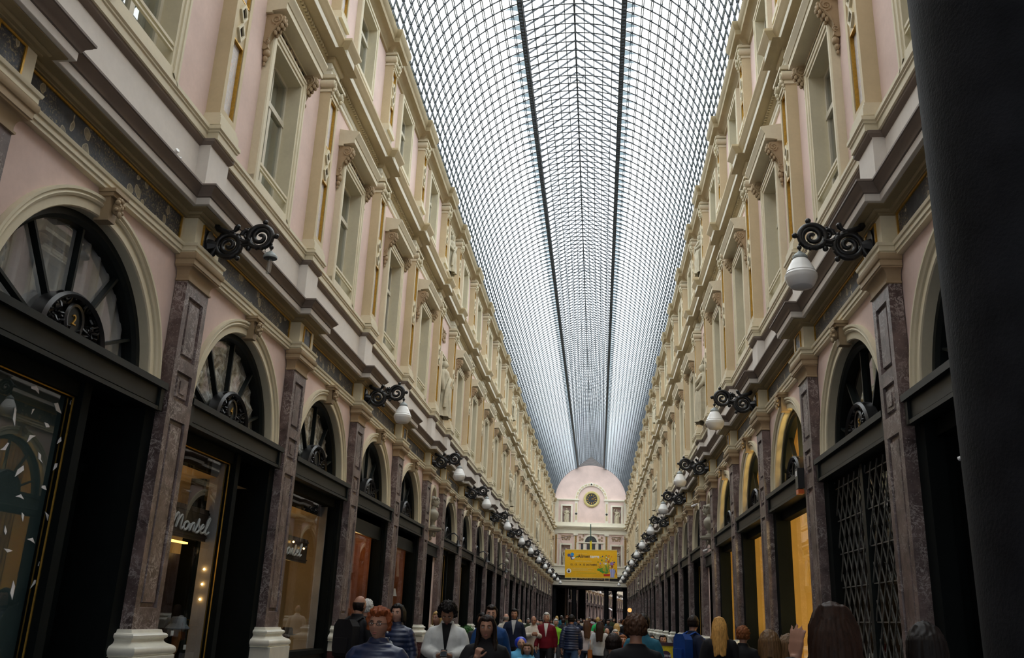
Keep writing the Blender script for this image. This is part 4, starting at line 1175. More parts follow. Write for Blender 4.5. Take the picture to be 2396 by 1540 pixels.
q.add([(XC + .66 * math.cos(PI * k / 14), YF - .02, 10.06 + .66 * math.sin(PI * k / 14)) for k in range(15)], [tuple(range(15))])
link('dark_pane', q.mesh('far_dark_panes', plain('far_dark_panes', (.05, .055, .06), .3)), wf)

# clock
ck = MB(); ck.lathe([(.62, .0), (.64, .1), (.7, .16), (.78, .17), (.8, .12), (.86, .13), (.92, .08), (.93, 0)], 40)
dl = MB(); dl.lathe([(.001, .06), (.63, .06), (.64, .0)], 36)
nm_ = MB()
for k in range(12):
    a = 2 * PI * k / 12; c, s_ = math.cos(a), math.sin(a)
    nm_.bar((.38 * c, .38 * s_, .07), (.55 * c, .55 * s_, .07), .075 if k % 3 else .1, .01)
hh = MB(); hh.bar((0, 0, .085), (.3, .02, .085), .04, .01); hh.bar((-.05, 0, .09), (.36, .2, .09), .03, .01)
R_ = Matrix.Rotation(PI / 2, 4, 'X')
for q in (ck, dl, nm_, hh): q.xform(R_)
ckr = spawn([('rim', ck.mesh('clock_rim', M['gold2'] if 'gold2' in M else paint('clock_rim_paint', (.55, .47, .2), .15, 6, .4), .6)), ('dial', dl.mesh('clock_dial', plain('clock_dial', (.035, .04, .045), .35))),
              ('numeral_ring', nm_.mesh('clock_numerals', M['gold'])), ('hands', hh.mesh('clock_hands', M['gold']))], 'wall_clock', (XC + .03, YF - .02, 14.84), 0, 'round black-faced clock with gilt rim high on the far gable wall', 'clock')
for i, (x, z, sc_) in enumerate(((-2.71, 12.2, .98), (2.97, 12.2, .98), (-2.73, 7.46, 1.15), (2.93, 7.46, 1.15))):
    o = link('statue', STAT[i % 3]); o.location = (x, YF + .22, z); o.rotation_euler = (0, 0, -PI / 2); o.scale = (sc_,) * 3
    tag(o, 'stone statue in the %s niche of the far gable wall' % ('upper left', 'upper right', 'lower left', 'lower right')[i], 'statue', 'statues of the far gable wall')
# deep portico under the gable
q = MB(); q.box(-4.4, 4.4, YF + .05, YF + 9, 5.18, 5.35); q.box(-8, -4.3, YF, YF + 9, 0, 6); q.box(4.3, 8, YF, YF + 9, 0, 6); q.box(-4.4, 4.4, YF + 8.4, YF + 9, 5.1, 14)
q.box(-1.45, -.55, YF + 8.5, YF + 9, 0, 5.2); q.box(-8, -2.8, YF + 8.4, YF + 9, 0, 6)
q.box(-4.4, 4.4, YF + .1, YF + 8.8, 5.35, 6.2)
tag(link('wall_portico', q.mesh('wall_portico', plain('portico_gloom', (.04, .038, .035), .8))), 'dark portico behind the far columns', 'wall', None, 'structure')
column(2.9, YF + 8.2, .26, 5.2, 'shadowed black column behind the right-hand opening of the portico')

# ------------------------------------------------------------------ camera and daylight
f_px, yaw, pitch, roll = 2086.7, -.1034, .3134, .0411
cy_, sy_, cp_, sp_ = math.cos(yaw), math.sin(yaw), math.cos(pitch), math.sin(pitch)
fwv = Vector((sy_ * cp_, cy_ * cp_, sp_)); r_ = Vector((cy_, -sy_, 0)); u_ = r_.cross(fwv)
r2 = r_ * math.cos(roll) + u_ * math.sin(roll); u2 = -r_ * math.sin(roll) + u_ * math.cos(roll)
cd = bpy.data.cameras.new('camera'); cam = bpy.data.objects.new('camera', cd); COL.objects.link(cam)
mw = Matrix((r2, u2, -fwv)).transposed().to_4x4(); mw.translation = CAM
cam.matrix_world = mw
cd.sensor_width = 36; cd.lens = 36 * f_px / 2396; cd.clip_start = .05; cd.clip_end = 500
SC.camera = cam
w = bpy.data.worlds.new('overcast'); SC.world = w; w.use_nodes = True
t = w.node_tree; bg = t.nodes['Background']
tc = t.nodes.new('ShaderNodeTexCoord'); sp = t.nodes.new('ShaderNodeSeparateXYZ'); t.links.new(tc.outputs['Generated'], sp.inputs[0])
bg.inputs['Color'].default_value = (.93, .97, 1, 1)
c_ = ramp(t, sp.outputs['Z'], [(0, (.24, .26, .29)), (.16, (.42, .46, .5)), (.34, (.76, .81, .86)), (.6, (1.0, 1.0, 1.0))])
t.links.new(c_, bg.inputs['Color'])
bg.inputs['Strength'].default_value = 4.4
SC.view_settings.view_transform = 'Standard'; SC.view_settings.look = 'None'; SC.view_settings.exposure = 0.0; SC.view_settings.gamma = 1.0
SC.view_settings.use_curve_mapping = False
c = SC.cycles
c.max_bounces = 6; c.diffuse_bounces = 4; c.glossy_bounces = 3; c.transmission_bounces = 3; c.transparent_max_bounces = 10
c.caustics_reflective = False; c.caustics_refractive = False; c.sample_clamp_indirect = 6


# ------------------------------------------------------------------ shop windows and their contents
def mk(name, mb, mat, loc=(0, 0, 0), rz=0, label=None, cat=None, group=None, kind=None, smooth=None, parent=None):
    o = link(name, mb.mesh(name, mat, smooth) if isinstance(mb, MB) else mb, parent)
    o.location = loc; o.rotation_euler = (0, 0, rz)
    return tag(o, label, cat, group, kind)


def bay_c(j): return (PY[j] + PY[j + 1]) / 2


def fx(s, d): return -4 + d if s == 'left' else 4 - d


M['amber'] = paint('amber_drape', (.74, .5, .17), .12, 2, .75, .2)
M['creamwall'] = paint('shop_cream', (.62, .5, .32), .1, 2, .8, .2)
M['sheer'] = paint('grey_curtain', (.46, .45, .46), .22, 2.5, .8, .3)
M['silver'] = None
m, t, out = nt('silvery_drape'); p_ = pos(t, (1, 1.4, .7)); f_ = noise(t, p_, 7, 5, .65, 1.5)
bsdf(t, out, ramp(t, f_, [(.32, (.06, .05, .045)), (.44, (.4, .35, .31)), (.53, (.68, .63, .59)), (.6, (.95, .94, .93))]), .3, 0, .6)
M['silver'] = m
M['teal'] = paint('teal_backdrop', (.06, .095, .098), .2, .8, .8, .2)
M['paper'] = plain('white_paper', (.86, .86, .88), .8)
M['bulb'] = emit('warm_bulb', (1, .55, .16), 14)
M['strip'] = emit('warm_strip', (1, .5, .1), 5)
M['wood'] = paint('dark_wood', (.035, .018, .01), .3, 6, .45, .4)
M['tanwood'] = paint('light_wood', (.28, .13, .05), .25, 6, .5, .4)


def pleats(s, y0, y1, z0, z1, d, mat, name, label, cat, amp=.03, per=.11, drape=0, group=None):
    """hanging cloth parallel to the window, folded vertically"""
    q = MB(); n = int((y1 - y0) / per * 6); rows = 6 if not drape else 14
    P = []
    for r in range(rows + 1):
        z = z0 + (z1 - z0) * r / rows
        for k in range(n + 1):
            u = k / n; y = y0 + (y1 - y0) * u
            a = amp * math.sin(2 * PI * (y - y0) / per + .4 * math.sin(5 * u) + .3 * r / rows)
            if drape: a += amp * 1.2 * math.sin(9 * PI * (r / rows) - 5.0 * (1 - (2 * u - 1) ** 2))
            P.append((fx(s, d) + a, y, z))
    q.add(P, [(r * (n + 1) + k, r * (n + 1) + k + 1, (r + 1) * (n + 1) + k + 1, (r + 1) * (n + 1) + k) for r in range(rows) for k in range(n)])
    return mk(name, q, mat, label=label, cat=cat, group=group, smooth=3.2)


def lamp_light(name, loc, power, color=(1, .6, .22), size=.08):
    l = bpy.data.lights.new(name, 'POINT'); l.energy = power; l.color = color; l.shadow_soft_size = size
    o = bpy.data.objects.new(name, l); COL.objects.link(o); o.location = loc; return o


def alcove(s, j, mat, depth, z0, z1, y0, y1, label, floor_z=.8):
    q = MB(); X0, X1 = sorted((fx(s, -.56), fx(s, -depth)))
    xb = fx(s, -depth)
    q.add([(xb, y0, z0), (xb, y1, z0), (xb, y1, z1), (xb, y0, z1)], [(0, 1, 2, 3)])
    for y in (y0, y1): q.add([(X0, y, z0), (X1, y, z0), (X1, y, z1), (X0, y, z1)], [(0, 1, 2, 3)])
    q.add([(X0, y0, z1), (X1, y0, z1), (X1, y1, z1), (X0, y1, z1)], [(0, 1, 2, 3)])
    q.add([(X0, y0, floor_z), (X1, y0, floor_z), (X1, y1, floor_z), (X0, y1, floor_z)], [(0, 1, 2, 3)])
    return mk('wall_shop_%s_%d' % (s, j), q, mat, label=label, cat='wall', kind='structure')


# left, first bay: teal backdrop with white paper cut-outs, grey curtains in the fanlight
c0 = bay_c(0)
mk('display_backdrop', MB().box(-4.52, -4.49, c0 - 1.7, c0 + .5, .8, 3.6), M['teal'], label='dim teal backdrop behind the paper cut-outs, nearest left shop window', cat='backdrop')
PAPERS = [[(7.75, 3.46), (7.83, 3.48), (7.87, 3.46), (7.89, 3.42), (7.83, 3.44), (7.76, 3.44)], [(8.43, 3.51), (8.46, 3.47), (8.44, 3.42), (8.41, 3.45)], [(8.15, 3.39), (8.21, 3.41), (8.3, 3.32), (8.21, 3.33)], [(7.58, 3.22), (7.61, 3.2), (7.64, 3.05), (7.59, 3.11)], [(7.84, 3.26), (7.87, 3.27), (7.84, 3.21)], [(8.06, 3.18), (8.12, 3.18), (8.15, 3.16), (8.15, 3.15), (8.1, 3.14)], [(7.86, 2.95), (7.88, 3.02), (7.97, 3.03), (7.92, 3.0), (7.87, 2.95)], [(8.37, 3.1), (8.39, 3.06), (8.33, 3.02), (8.34, 3.06)], [(7.59, 2.89), (7.61, 2.89), (7.58, 2.82), (7.51, 2.81), (7.55, 2.84)], [(8.06, 2.89), (8.11, 2.87), (8.12, 2.83), (8.16, 2.8), (8.08, 2.83)], [(8.36, 2.83), (8.4, 2.84), (8.4, 2.8), (8.35, 2.76)], [(7.81, 2.68), (7.88, 2.73), (7.9, 2.69), (7.79, 2.61)], [(8.22, 2.59), (8.27, 2.6), (8.31, 2.56), (8.29, 2.56), (8.22, 2.57)], [(7.86, 2.44), (7.93, 2.47), (7.99, 2.43), (7.92, 2.44)], [(8.0, 2.31), (8.04, 2.29), (8.04, 2.23), (8.01, 2.27)], [(8.35, 2.36), (8.43, 2.33), (8.48, 2.26), (8.42, 2.28)], [(7.8, 2.17), (7.84, 2.12), (7.83, 2.09), (7.8, 2.12)], [(8.16, 2.08), (8.24, 2.1), (8.29, 2.05), (8.22, 2.07)], [(7.85, 1.97), (7.92, 1.97), (7.98, 1.96), (7.91, 1.94)], [(8.45, 1.9), (8.43, 1.85), (8.41, 1.85), (8.42, 1.89)], [(8.08, 1.7), (8.12, 1.65), (8.12, 1.53), (8.07, 1.59)], [(8.36, 1.64), (8.4, 1.72), (8.47, 1.72), (8.41, 1.68)]]
PLAB = ['wing-shaped cut-out near the top of the pane', 'narrow cut-out in the top far corner', 'broad blade-shaped cut-out below the top far corner', 'tall sliver at the upper near side', 'small wedge below the top wing', 'small blob with a tail at upper middle', 'boomerang-shaped cut-out at mid height', 'leaf shape beside the gilt bead at mid height', 'hooked cut-out at the near edge', 'bent blade right of the boomerang', 'slim leaf below the mid-height leaf', 'large diamond-shaped cut-out', 'small curled blob below the slim leaf', 'bird-like cut-out with spread wings', 'upright sliver below the bird', 'curved blade by the far edge', 'thin blade low at the near side', 'swept cut-out low in the middle', 'low bird-like shape at the near side', 'short sliver low at the far edge', 'tall lozenge near the bottom', 'bent leaf near the bottom far edge']
for P, lb_ in zip(PAPERS, PLAB):
    k_ = (4.887 + .416) / (4.887 + .47)
    q = MB(); q.prism([(y * k_, 1.55 + (z - 1.55) * k_) for y, z in P], -4.418, -4.415)
    mk('paper_cutout', q, M['paper'], label='white paper ' + lb_, cat='paper cut-out', group='paper cut-outs in the nearest left shop window')
pleats('left', c0 - 1.42, c0 + 1.42, 3.98, 5.34, -.535, M['sheer'], 'curtain', 'grey pleated curtain behind the nearest left fanlight', 'curtain', .035, .21)
for j, nm in ((1, 'second'), (2, 'third')):
    c = bay_c(j)
    pleats('left', c - 1.42, c + 1.42, 3.98, 5.34, -.53, M['silver'], 'curtain', 'silvery draped cloth behind the %s left fanlight' % nm, 'curtain', .03, .3, 1)
for j, nm in ((3, 'fourth'), (4, 'fifth')):
    c = bay_c(j)
    pleats('left', c - 1.42, c + 1.42, 3.98, 5.34, -.535, M['sheer'], 'curtain', 'grey curtain behind the %s left fanlight' % nm, 'curtain', .02, .25)

# script lettering for the hat shop: m o n s e l drawn as one brush stroke per letter
def script_word(h):
    """strokes in (u, v) of a slanted hand"""
    S = [[(0, .1), (.06, .55), (.1, 1.05), (.15, 1.15), (.17, .7), (.14, .02), (.2, .7), (.27, 1.05), (.31, .9), (.3, .1), (.34, .55), (.41, .95), (.46, .85), (.46, .25), (.5, .05), (.55, .2)],
         [(.66, .62), (.59, .5), (.57, .2), (.63, .03), (.71, .2), (.72, .5), (.66, .64)],
         [(.78, .55), (.8, .05), (.84, .45), (.9, .62), (.94, .5), (.93, .1), (.98, .06)],
         [(1.0, .1), (1.06, .6), (1.08, .98), (1.1, .55), (1.16, .25), (1.1, .02), (1.02, .05)],
         [(1.18, .25), (1.28, .4), (1.3, .58), (1.25, .62), (1.2, .35), (1.25, .05), (1.35, .1)],
         [(1.36, .1), (1.45, .6), (1.5, 1.1), (1.47, 1.2), (1.42, .9), (1.41, .15), (1.46, .02), (1.55, .2)]]
    out = []
    for st in S:
        P = []
        for i in range(len(st) - 1):
            p0 = st[max(i - 1, 0)]; p1 = st[i]; p2 = st[i + 1]; p3 = st[min(i + 2, len(st) - 1)]
            for k in range(5):
                t_ = k / 5
                P.append(tuple(.5 * ((2 * p1[a]) + (-p0[a] + p2[a]) * t_ + (2 * p0[a] - 5 * p1[a] + 4 * p2[a] - p3[a]) * t_ ** 2 + (-p0[a] + 3 * p1[a] - 3 * p2[a] + p3[a]) * t_ ** 3) for a in (0, 1)))
        P.append(st[-1]); out.append([(u * h * 4.3 + v * h * .22, v * h) for u, v in P])
    return out


def shop_sign(j, y0, zc, h, nm):
    r = link('shop_sign', None); r.location = (fx('left', -.6), y0, zc)
    tag(r, 'white script sign on a dark board in the %s left shop window' % nm, 'sign', 'hat shop signs')
    b_ = MB(); b_.box(-.04, 0, -.5, 1.75, -.16, .27); b_.box(-.04, .02, -.5, 1.75, .2, .23); b_.box(-.04, .02, -.5, 1.75, -.12, -.1)
    link('board', b_.mesh('sign_board_%d' % j, M['wood']), r)
    q = MB()
    for st in script_word(h): q.tube([(.05, u, v - h * .38) for u, v in st], .0155, 5)
    link('lettering', q.mesh('script_lettering_%d' % j, M['paper'], .9), r, label='white brush lettering')
    st_ = MB(); st_.box(-.3, -.24, -.2, 1.3, -.2, -.175)
    link('light_strip', st_.mesh('sign_light_%d' % j, M['strip']), r)


shop_sign(1, 11.06, 2.56, .19, 'second'); shop_sign(2, 15.2, 2.54, .19, 'third')


def hat(kind, mat, band=None):
    q = MB()
    if kind == 'bucket': q.lathe([(.15, 0), (.16, .012), (.105, .07), (.095, .14), (.08, .155), (.001, .16)], 22)
    elif kind == 'fedora': q.lathe([(.17, .012), (.172, .018), (.12, .005), (.1, .01), (.098, .1), (.08, .135), (.05, .125), (.001, .12)], 22)
    elif kind == 'cap':
        q.ball((0, 0, .05), .11, 16, 9, (1.05, .95, .7)); q.ball((.1, 0, .03), .07, 12, 6, (1.2, 1.1, .15))
    elif kind == 'beret': q.ball((0, 0, .06), .14, 18, 8, (1, 1, .32)); q.lathe([(.1, 0), (.1, .05)], 18); q.ball((0, 0, .11), .012, 6, 5)
    else: q.lathe([(.16, -.02), (.15, .0), (.11, .02), (.1, .1), (.07, .135), (.001, .14)], 22)
    b_ = MB(); b_.lathe([(.102, .015), (.104, .045), (.1, .047)], 22)
    return [('crown', q.mesh('hat_%s' % kind, mat, .9))] + ([('band', b_.mesh('hat_band', band, .9))] if band else [])


stand = MB(); stand.lathe([(.05, 0), (.05, .015), (.018, .03), (.016, .1), (.035, .13), (.045, .17), (.05, .22), (.055, .28), (.05, .33), (.04, .355), (.001, .36)], 16)
STAND = stand.mesh('hat_stand', M['tanwood'], .9)
HC = {k: plain('felt_' + k, v, .9, .1) for k, v in dict(olive=(.09, .085, .06), grey=(.1, .1, .105), red=(.24, .012, .02), black=(.012, .012, .014), brown=(.05, .028, .016), tan=(.5, .3, .1), navy=(.02, .03, .06), check=(.12, .15, .19)).items()}
HATS = [(1, 11.0, -.66, 1.32, 'bucket', 'olive', 'olive felt bell hat at the front of'), (1, 11.35, -.8, 1.42, 'beret', 'brown', 'brown beret on the tallest stand of'), (1, 11.22, -.62, 1.14, 'cap', 'red', 'red peaked cap low in'), (1, 11.5, -.68, 1.12, 'fedora', 'black', 'black felt hat beside the red cap in'),
        (1, 10.85, -.6, 1.08, 'cap', 'grey', 'grey cap at the near corner of'), (1, 11.95, -.62, 1.26, 'bucket', 'check', 'checked blue bucket hat by the far jamb of'), (1, 11.75, -.95, 1.5, 'fedora', 'navy', 'navy fedora at the back of'), (1, 11.1, -1.0, 1.62, 'fedora', 'brown', 'brown brimmed hat high at the back of'),
        (2, 15.0, -.62, 1.72, 'fedora', 'tan', 'straw-coloured brimmed hat high at the near side of'), (2, 15.35, -.66, 1.15, 'bucket', 'brown', 'brown bell hat low in'), (2, 15.75, -.7, 1.2, 'cap', 'navy', 'navy cap in the middle of'), (2, 16.15, -.62, 1.05, 'beret', 'grey', 'grey beret low in'), (2, 16.5, -.66, 1.12, 'fedora', 'black', 'black fedora at the far side of'), (2, 15.5, -.95, 1.5, 'cap', 'olive', 'olive cap at the back of'), (2, 16.2, -1.0, 1.55, 'bucket', 'check', 'checked bucket hat at the back of')]
for j, y, d, z, kd, mt, lb_ in HATS:
    nm = {1: 'the second left shop window', 2: 'the third left shop window'}[j]
    hs = link('hat_stand', STAND); hs.location = (fx('left', d), y, .8); hs.scale = (1, 1, (z - .8) / .36)
    tag(hs, 'turned wooden stand under the ' + lb_.replace(' of', '').replace(' in', '').split(' at ')[0].split(' low')[0].split(' high')[0].split(' by ')[0].split(' on ')[0].split(' beside ')[0] + (', ' + nm), 'hat stand', 'hat stands')
    spawn(hat(kd, HC[mt], HC['black'] if kd == 'fedora' else None), 'hat', (fx('left', d), y, z - .02), y, lb_ + ' ' + nm, 'hat', 'hats in the hat shop')
for i, (y, d, z, lb_) in enumerate(((11.6, -.52, 1.2, 'beside the black felt hat'), (11.98, -.5, 1.02, 'under the checked bucket hat'), (11.5, -.5, .84, 'on the window floor, first of two'), (11.75, -.5, .84, 'on the window floor, second of two'), (15.9, -.5, .86, 'under the navy cap'), (16.05, -.5, .86, 'under the grey beret'))):
    mk('price_card', MB().box(-.004, .004, -.035, .035, -.03, .03), M['paper'], (fx('left', d), y, z), 0, 'small white price card ' + lb_ + ', hat shop', 'price card', 'price cards')
for j in (1, 2):
    c = bay_c(j); nm = ('second', 'third')[j - 1]
    alcove('left', j, M['creamwall'], 1.25, .8, 3.3, c - 1.85, c + 1.85, 'warm-lit display recess of the %s left shop window' % nm)
    dp = MB(); a = .16; y0, y1, z0, z1 = (11.9, 13.3, .95, 2.25) if j == 1 else (15.9, 17.2, .95, 2.2)
    dp.prism([(y0, z0), (y1, z0), (y1, z1 - a), (y1 - a, z1 - a), (y1 - a, z1), (y0 + a, z1), (y0 + a, z1 - a), (y0, z1 - a)], fx('left', -1.24), fx('left', -1.2))
    mk('notched_board', dp, M['wood'], label='dark notched panel at the back of the %s left shop window' % nm, cat='panel')
    lamp_light('display_light', (fx('left', -.95), c + (.9 if j == 1 else .7), 2.3), 3.2)
    lamp_light('display_light', (fx('left', -.95), c - .6, 2.2), 1.8)
q = MB(); q.box(fx('left', -.66), fx('left', -.46), 12.38, 12.42, .82, 3.55)
mk('display_jamb', q, M['sheer'], label='pale side panel with three bulbs in the second left shop window', cat='panel')
for i, z in enumerate((2.03, 1.83, 1.63)):
    mk('bulb', MB().ball((0, 0, 0), .016, 10, 7), M['bulb'], (fx('left', -.55), 12.36, z), 0, '%s small glowing bulb on the pale side panel' % ('top', 'middle', 'bottom')[i], 'bulb', 'bulbs in the hat shop window')
q = MB(); q.box(fx('left', -.6), fx('left', -.46), 17.5, 17.54, .82, 3.5)
mk('display_jamb', q, M['sheer'], label='pale side panel at the far edge of the third left shop window', cat='panel')
for i, (y, z) in enumerate(((16.0, 2.7), (16.62, 2.63))):
    mk('bulb', MB().ball((0, 0, 0), .018, 10, 7), M['bulb'], (fx('left', -.56), y, z), 0, '%s glowing spotlight over the script sign of the third left shop' % ('near', 'far')[i], 'bulb', 'bulbs in the hat shop window')
# further lit windows, left; the fourth's orange stands in for a reflection
M['rust'] = paint('rust_backdrop', (.42, .17, .09), .35, 2.5, .8, .2)
for j, mt, pw, nm, tone in ((3, 'rust', 7, 'fourth', 'reflection-toned'), (4, 'rust', 3, 'fifth', 'brown'), (6, 'creamwall', 5, 'first past the left bust niche', 'pale beige'), (7, 'creamwall', 5, 'second past the left bust niche', 'pale beige')):
    c = bay_c(j); alcove('left', j, M[mt], .95, .8, 3.4, c - 1.5, c + 1.5, '%s display recess, shop window %s' % (tone, nm))
    lamp_light('display_light', (fx('left', -.7), c + .6, 3.0), pw)
q = MB(); q.lathe([(.16, 0), (.11, .2), (.1, .2), (.15, 0)], 18); q.lathe([(.05, -.3), (.02, -.28), (.015, 0)], 10)
mk('table_lamp', q, M['paper'], (fx('left', -.75), 26.0 - .9, 2.0), 0, 'small shaded lamp in the fifth left shop window', 'lamp', smooth=.8)
# dark fascia under the beam of the fourth and fifth left windows
for j, nm in ((3, 'fourth'), (4, 'fifth')):
    c = bay_c(j); mk('fascia_board', MB().box(fx('left', -.40), fx('left', -.34), c - 1.45, c + 1.5, 3.2, 3.66), M['green'], label='dark fascia board over the %s left shop window' % nm, cat='board')

# right: amber-lit chocolate shop in bays 2-4
for j, nm in ((2, 'third'), (3, 'fourth'), (4, 'fifth')):
    c = bay_c(j)
    alcove('right', j, M['amber'], 1.3, .8, 5.4, c - 1.8, c + 1.8, 'amber-lit display recess of the %s right shop window' % nm)
    pleats('right', c - 1.75, c + 1.75, .82, 5.35, -1.15, M['amber'], 'drape', 'amber drape at the back of the %s right shop window' % nm, 'curtain', .02, .16, 0, 'amber drapes of the right shop')
    q = MB()
    for k in range(2):
        mk('ceiling_spot', MB().lathe([(.05, 0), (.055, .02), (.03, .025), (.001, .02)], 14), M['bulb'], (fx('right', -.8), c - .5 + 1.0 * k, 3.62), 0, '%s recessed spot in the %s right shop window' % (('near', 'far')[k], nm), 'spotlight', 'recessed spots of the amber shop')
    lamp_light('shop_light', (fx('right', -.8), c - .3, 4.55), 34, (1, .72, .3)); lamp_light('shop_light', (fx('right', -.75), c - .2, 3.5), 56, (1, .73, .32)); lamp_light('shop_light', (fx('right', -.75), c + .6, 1.8), 24, (1, .73, .32))
c = bay_c(3)
q = MB(); q.box(-.15, .15, -.32, .32, 0, .9); q.box(-.17, .17, -.35, .35, .9, .94)
for k in range(3): q.box(-.16, .16, -.33, .33, .2 + .24 * k, .22 + .24 * k)
mk('display_cabinet', q, M['wood'], (fx('right', -.9), c + .4, .8), 0, 'dark display cabinet in the fourth right shop window', 'cabinet')
# right, bay 1: closed lattice grille in front of a dark shop with lamps
c = bay_c(1); gr = link('lattice_grille', None); gr.location = (fx('right', -.34), c, 0)
tag(gr, 'closed black diamond lattice grille across the near right shop window', 'grille', None)
for k, (a, b_) in enumerate(((-1.5, -.06), (.06, 1.5))):
    q = MB(); z0, z1 = .1, 3.62; W_, H_ = .26, .46
    n = int((b_ - a) / (W_ / 2)) + 1
    def clip(p0, p1):
        # keep the wire inside the leaf
        (y0, z0_), (y1, z1_) = p0, p1
        if y0 < a: t_ = (a - y0) / (y1 - y0); y0, z0_ = a, z0_ + (z1_ - z0_) * t_
        if y1 > b_: t_ = (b_ - y0) / (y1 - y0); y1, z1_ = b_, z0_ + (z1_ - z0_) * t_
        return y0, z0_, y1, z1_
    steps = int((b_ - a) / W_) + 1
    i = -steps * 2
    zz = z0 - (b_ - a) * H_ / W_
    while zz < z1:
        for sgn in (1, -1):
            p0 = (a, zz if sgn > 0 else zz + (b_ - a) * H_ / W_); p1 = (b_, zz + (b_ - a) * H_ / W_ if sgn > 0 else zz)
            # clip in z
            (ya, za), (yb, zb) = p0, p1
            lo, hi = 0.0, 1.0
            for lim, s_ in ((z0, 1), (z1, -1)):
                fa, fb = (za - lim) * s_, (zb - lim) * s_
                if fa < 0 and fb < 0: lo = 2
                elif fa < 0: lo = max(lo, fa / (fa - fb))
                elif fb < 0: hi = min(hi, fa / (fa - fb))
            if lo < hi:
                P0 = (.012 * sgn, ya + (yb - ya) * lo, za + (zb - za) * lo); P1 = (.012 * sgn, ya + (yb - ya) * hi, za + (zb - za) * hi)
                q.bar(P0, P1, .015)
        zz += H_
    z = z0 + .2
    while z < z1: q.box(-.008, .008, a, b_, z - .007, z + .007); z += H_
    link('grille_leaf', q.mesh('grille_leaf_%d' % k, M['ironlight'] if 0 else metal('grille_iron_%d' % k, (.16, .16, .15), .4, .3)), gr)
link('post', MB().box(-.04, .05, -.06, .06, 0, 3.65).mesh('grille_post', M['green']), gr)
for i, (y, z) in enumerate(((12.3, 2.35), (13.35, 2.4), (12.9, 2.5))):
    r = link('pendant_lamp', None); r.location = (fx('right', -1.6), y, z); tag(r, '%s small pendant lamp glowing behind the lattice grille' % ('near', 'far', 'middle')[i], 'lamp', 'pendant lamps behind the grille')
    link('shade', MB().lathe([(.16, 0), (.12, .05), (.03, .09), (.015, .1)], 18).mesh('pendant_shade', M['wood'], .8), r)
    link('bulb', MB().lathe([(.15, .003), (.001, .002)], 18).mesh('pendant_disc', M['bulb'], .8), r); link('cord', MB().tube([(0, 0, .1), (0, 0, 1.2)], .006, 5).mesh('pendant_cord', M['black']), r)
lamp_light('grille_light', (fx('right', -1.6), 12.8, 2.2), 2.5)
q = MB()
for k in range(6): q.box(-.14, .14, -1.3, 1.3, .3 * k + .3, .3 * k + .33)
q.box(.12, .16, -1.35, 1.35, .1, 2.2)
mk('shelf_unit', q, M['wood'], (fx('right', -1.9), c, .2), 0, 'dark shelf unit behind the lattice grille', 'shelf')
random.seed(11)
TRK = [plain('trinket_%d' % i, c_, .4) for i, c_ in enumerate(((.5, .45, .3), (.3, .1, .05), (.1, .2, .12), (.6, .6, .6)))]
for k in range(18):
    q = MB(); h_ = random.uniform(.1, .2); q.lathe([(.03, 0), (.045, h_ * .3), (.02, h_ * .7), (.03, h_), (.001, h_)], 10)
    row = k % 3; mk('ornament', q, TRK[k % 4], (fx('right', -1.86), c - 1.1 + .4 * (k // 3), .53 + .3 * row), 0, 'small ornament on the %s shelf behind the grille, %s along' % (('lowest', 'second', 'third')[row], ORD[k // 3 + 1]), 'ornament', 'ornaments behind the grille', smooth=.8)

# numbers on the iron medallions
def number(s, j, txt):
    me = text_mesh('house_number', txt, .15, M['gold'], (0, 0, 0), TXT, .006)
    o = link('house_number', me); o.location = (fx(s, -.33), bay_c(j), ZM + .22); o.rotation_euler = (0, 0, 0 if s == 'left' else PI)
    tag(o, 'gilt house number %s on the %s %s fanlight shield' % (txt, ORD[j + 1], s), 'number')


number('left', 0, '2'); number('left', 1, '4'); number('right', 1, '5')

# small fittings on the walls
def camera_fit(loc, rz, label, sc=1.0):
    b_ = MB(); b_.tube([(-.06, 0, 0), (.06, 0, -.02)], .015, 6); d_ = MB(); d_.tube([(.02, 0, -.03), (.18, 0, -.07)], .032, 10); e_ = MB(); e_.tube([(.18, 0, -.07), (.19, 0, -.072)], .024, 10)
    return spawn([('bracket', b_.mesh('cctv_bracket', M['paper'])), ('housing', d_.mesh('cctv_housing', M['paper'], .8)), ('lens', e_.mesh('cctv_lens', M['black']))], 'security_camera', loc, rz, label, 'camera', 'security cameras', scale=sc)


camera_fit((4.225, 8.35, 3.13), PI * .75, 'white security camera on the beam beside the big black column', .6)
camera_fit((3.95, PY[6] - .3, 5.2), PI * .75, 'white security camera high beside a right arcade capital')
camera_fit((4.15, (PY[5] + PY[6]) / 2, 3.75), PI * .75, 'white security camera under the right bust niche')
q = MB(); q.box(0, .1, -.09, .09, -.16, .16); e_ = MB(); e_.box(.01, .1, -.08, .08, -.24, -.17); f_ = MB(); f_.box(.1, .104, -.05, .05, .04, .12)
spawn([('box', q.mesh('alarm_box', M['black'])), ('beacon', e_.mesh('alarm_beacon', plain('orange_lens', (.6, .12, .03), .3))), ('label', f_.mesh('alarm_label', M['paper']))], 'alarm_box', (4.1, PY[2] + .42, 3.82), PI, 'black alarm box with orange beacon on a right arcade beam', 'alarm')
a_ = MB(); a_.tube([(0, 0, 0), (.06, 0, 0)], .035, 8); b_ = MB(); b_.tube([(.04, 0, 0), (.16, -.05, .06)], .05, 8); c_ = MB(); c_.tube([(.04, .1, -.02), (.16, .16, -.05)], .045, 8)
spawn([('base', a_.mesh('flood_base', M['paper'])), ('lamp_head', b_.mesh('flood_head', M['opal'])), ('lamp_head', c_.mesh('flood_head_b', M['opal']))], 'floodlight', (-4.22, 9.05, 6.66), 0, 'small white twin floodlight above the left main cornice', 'lamp', scale=.55)
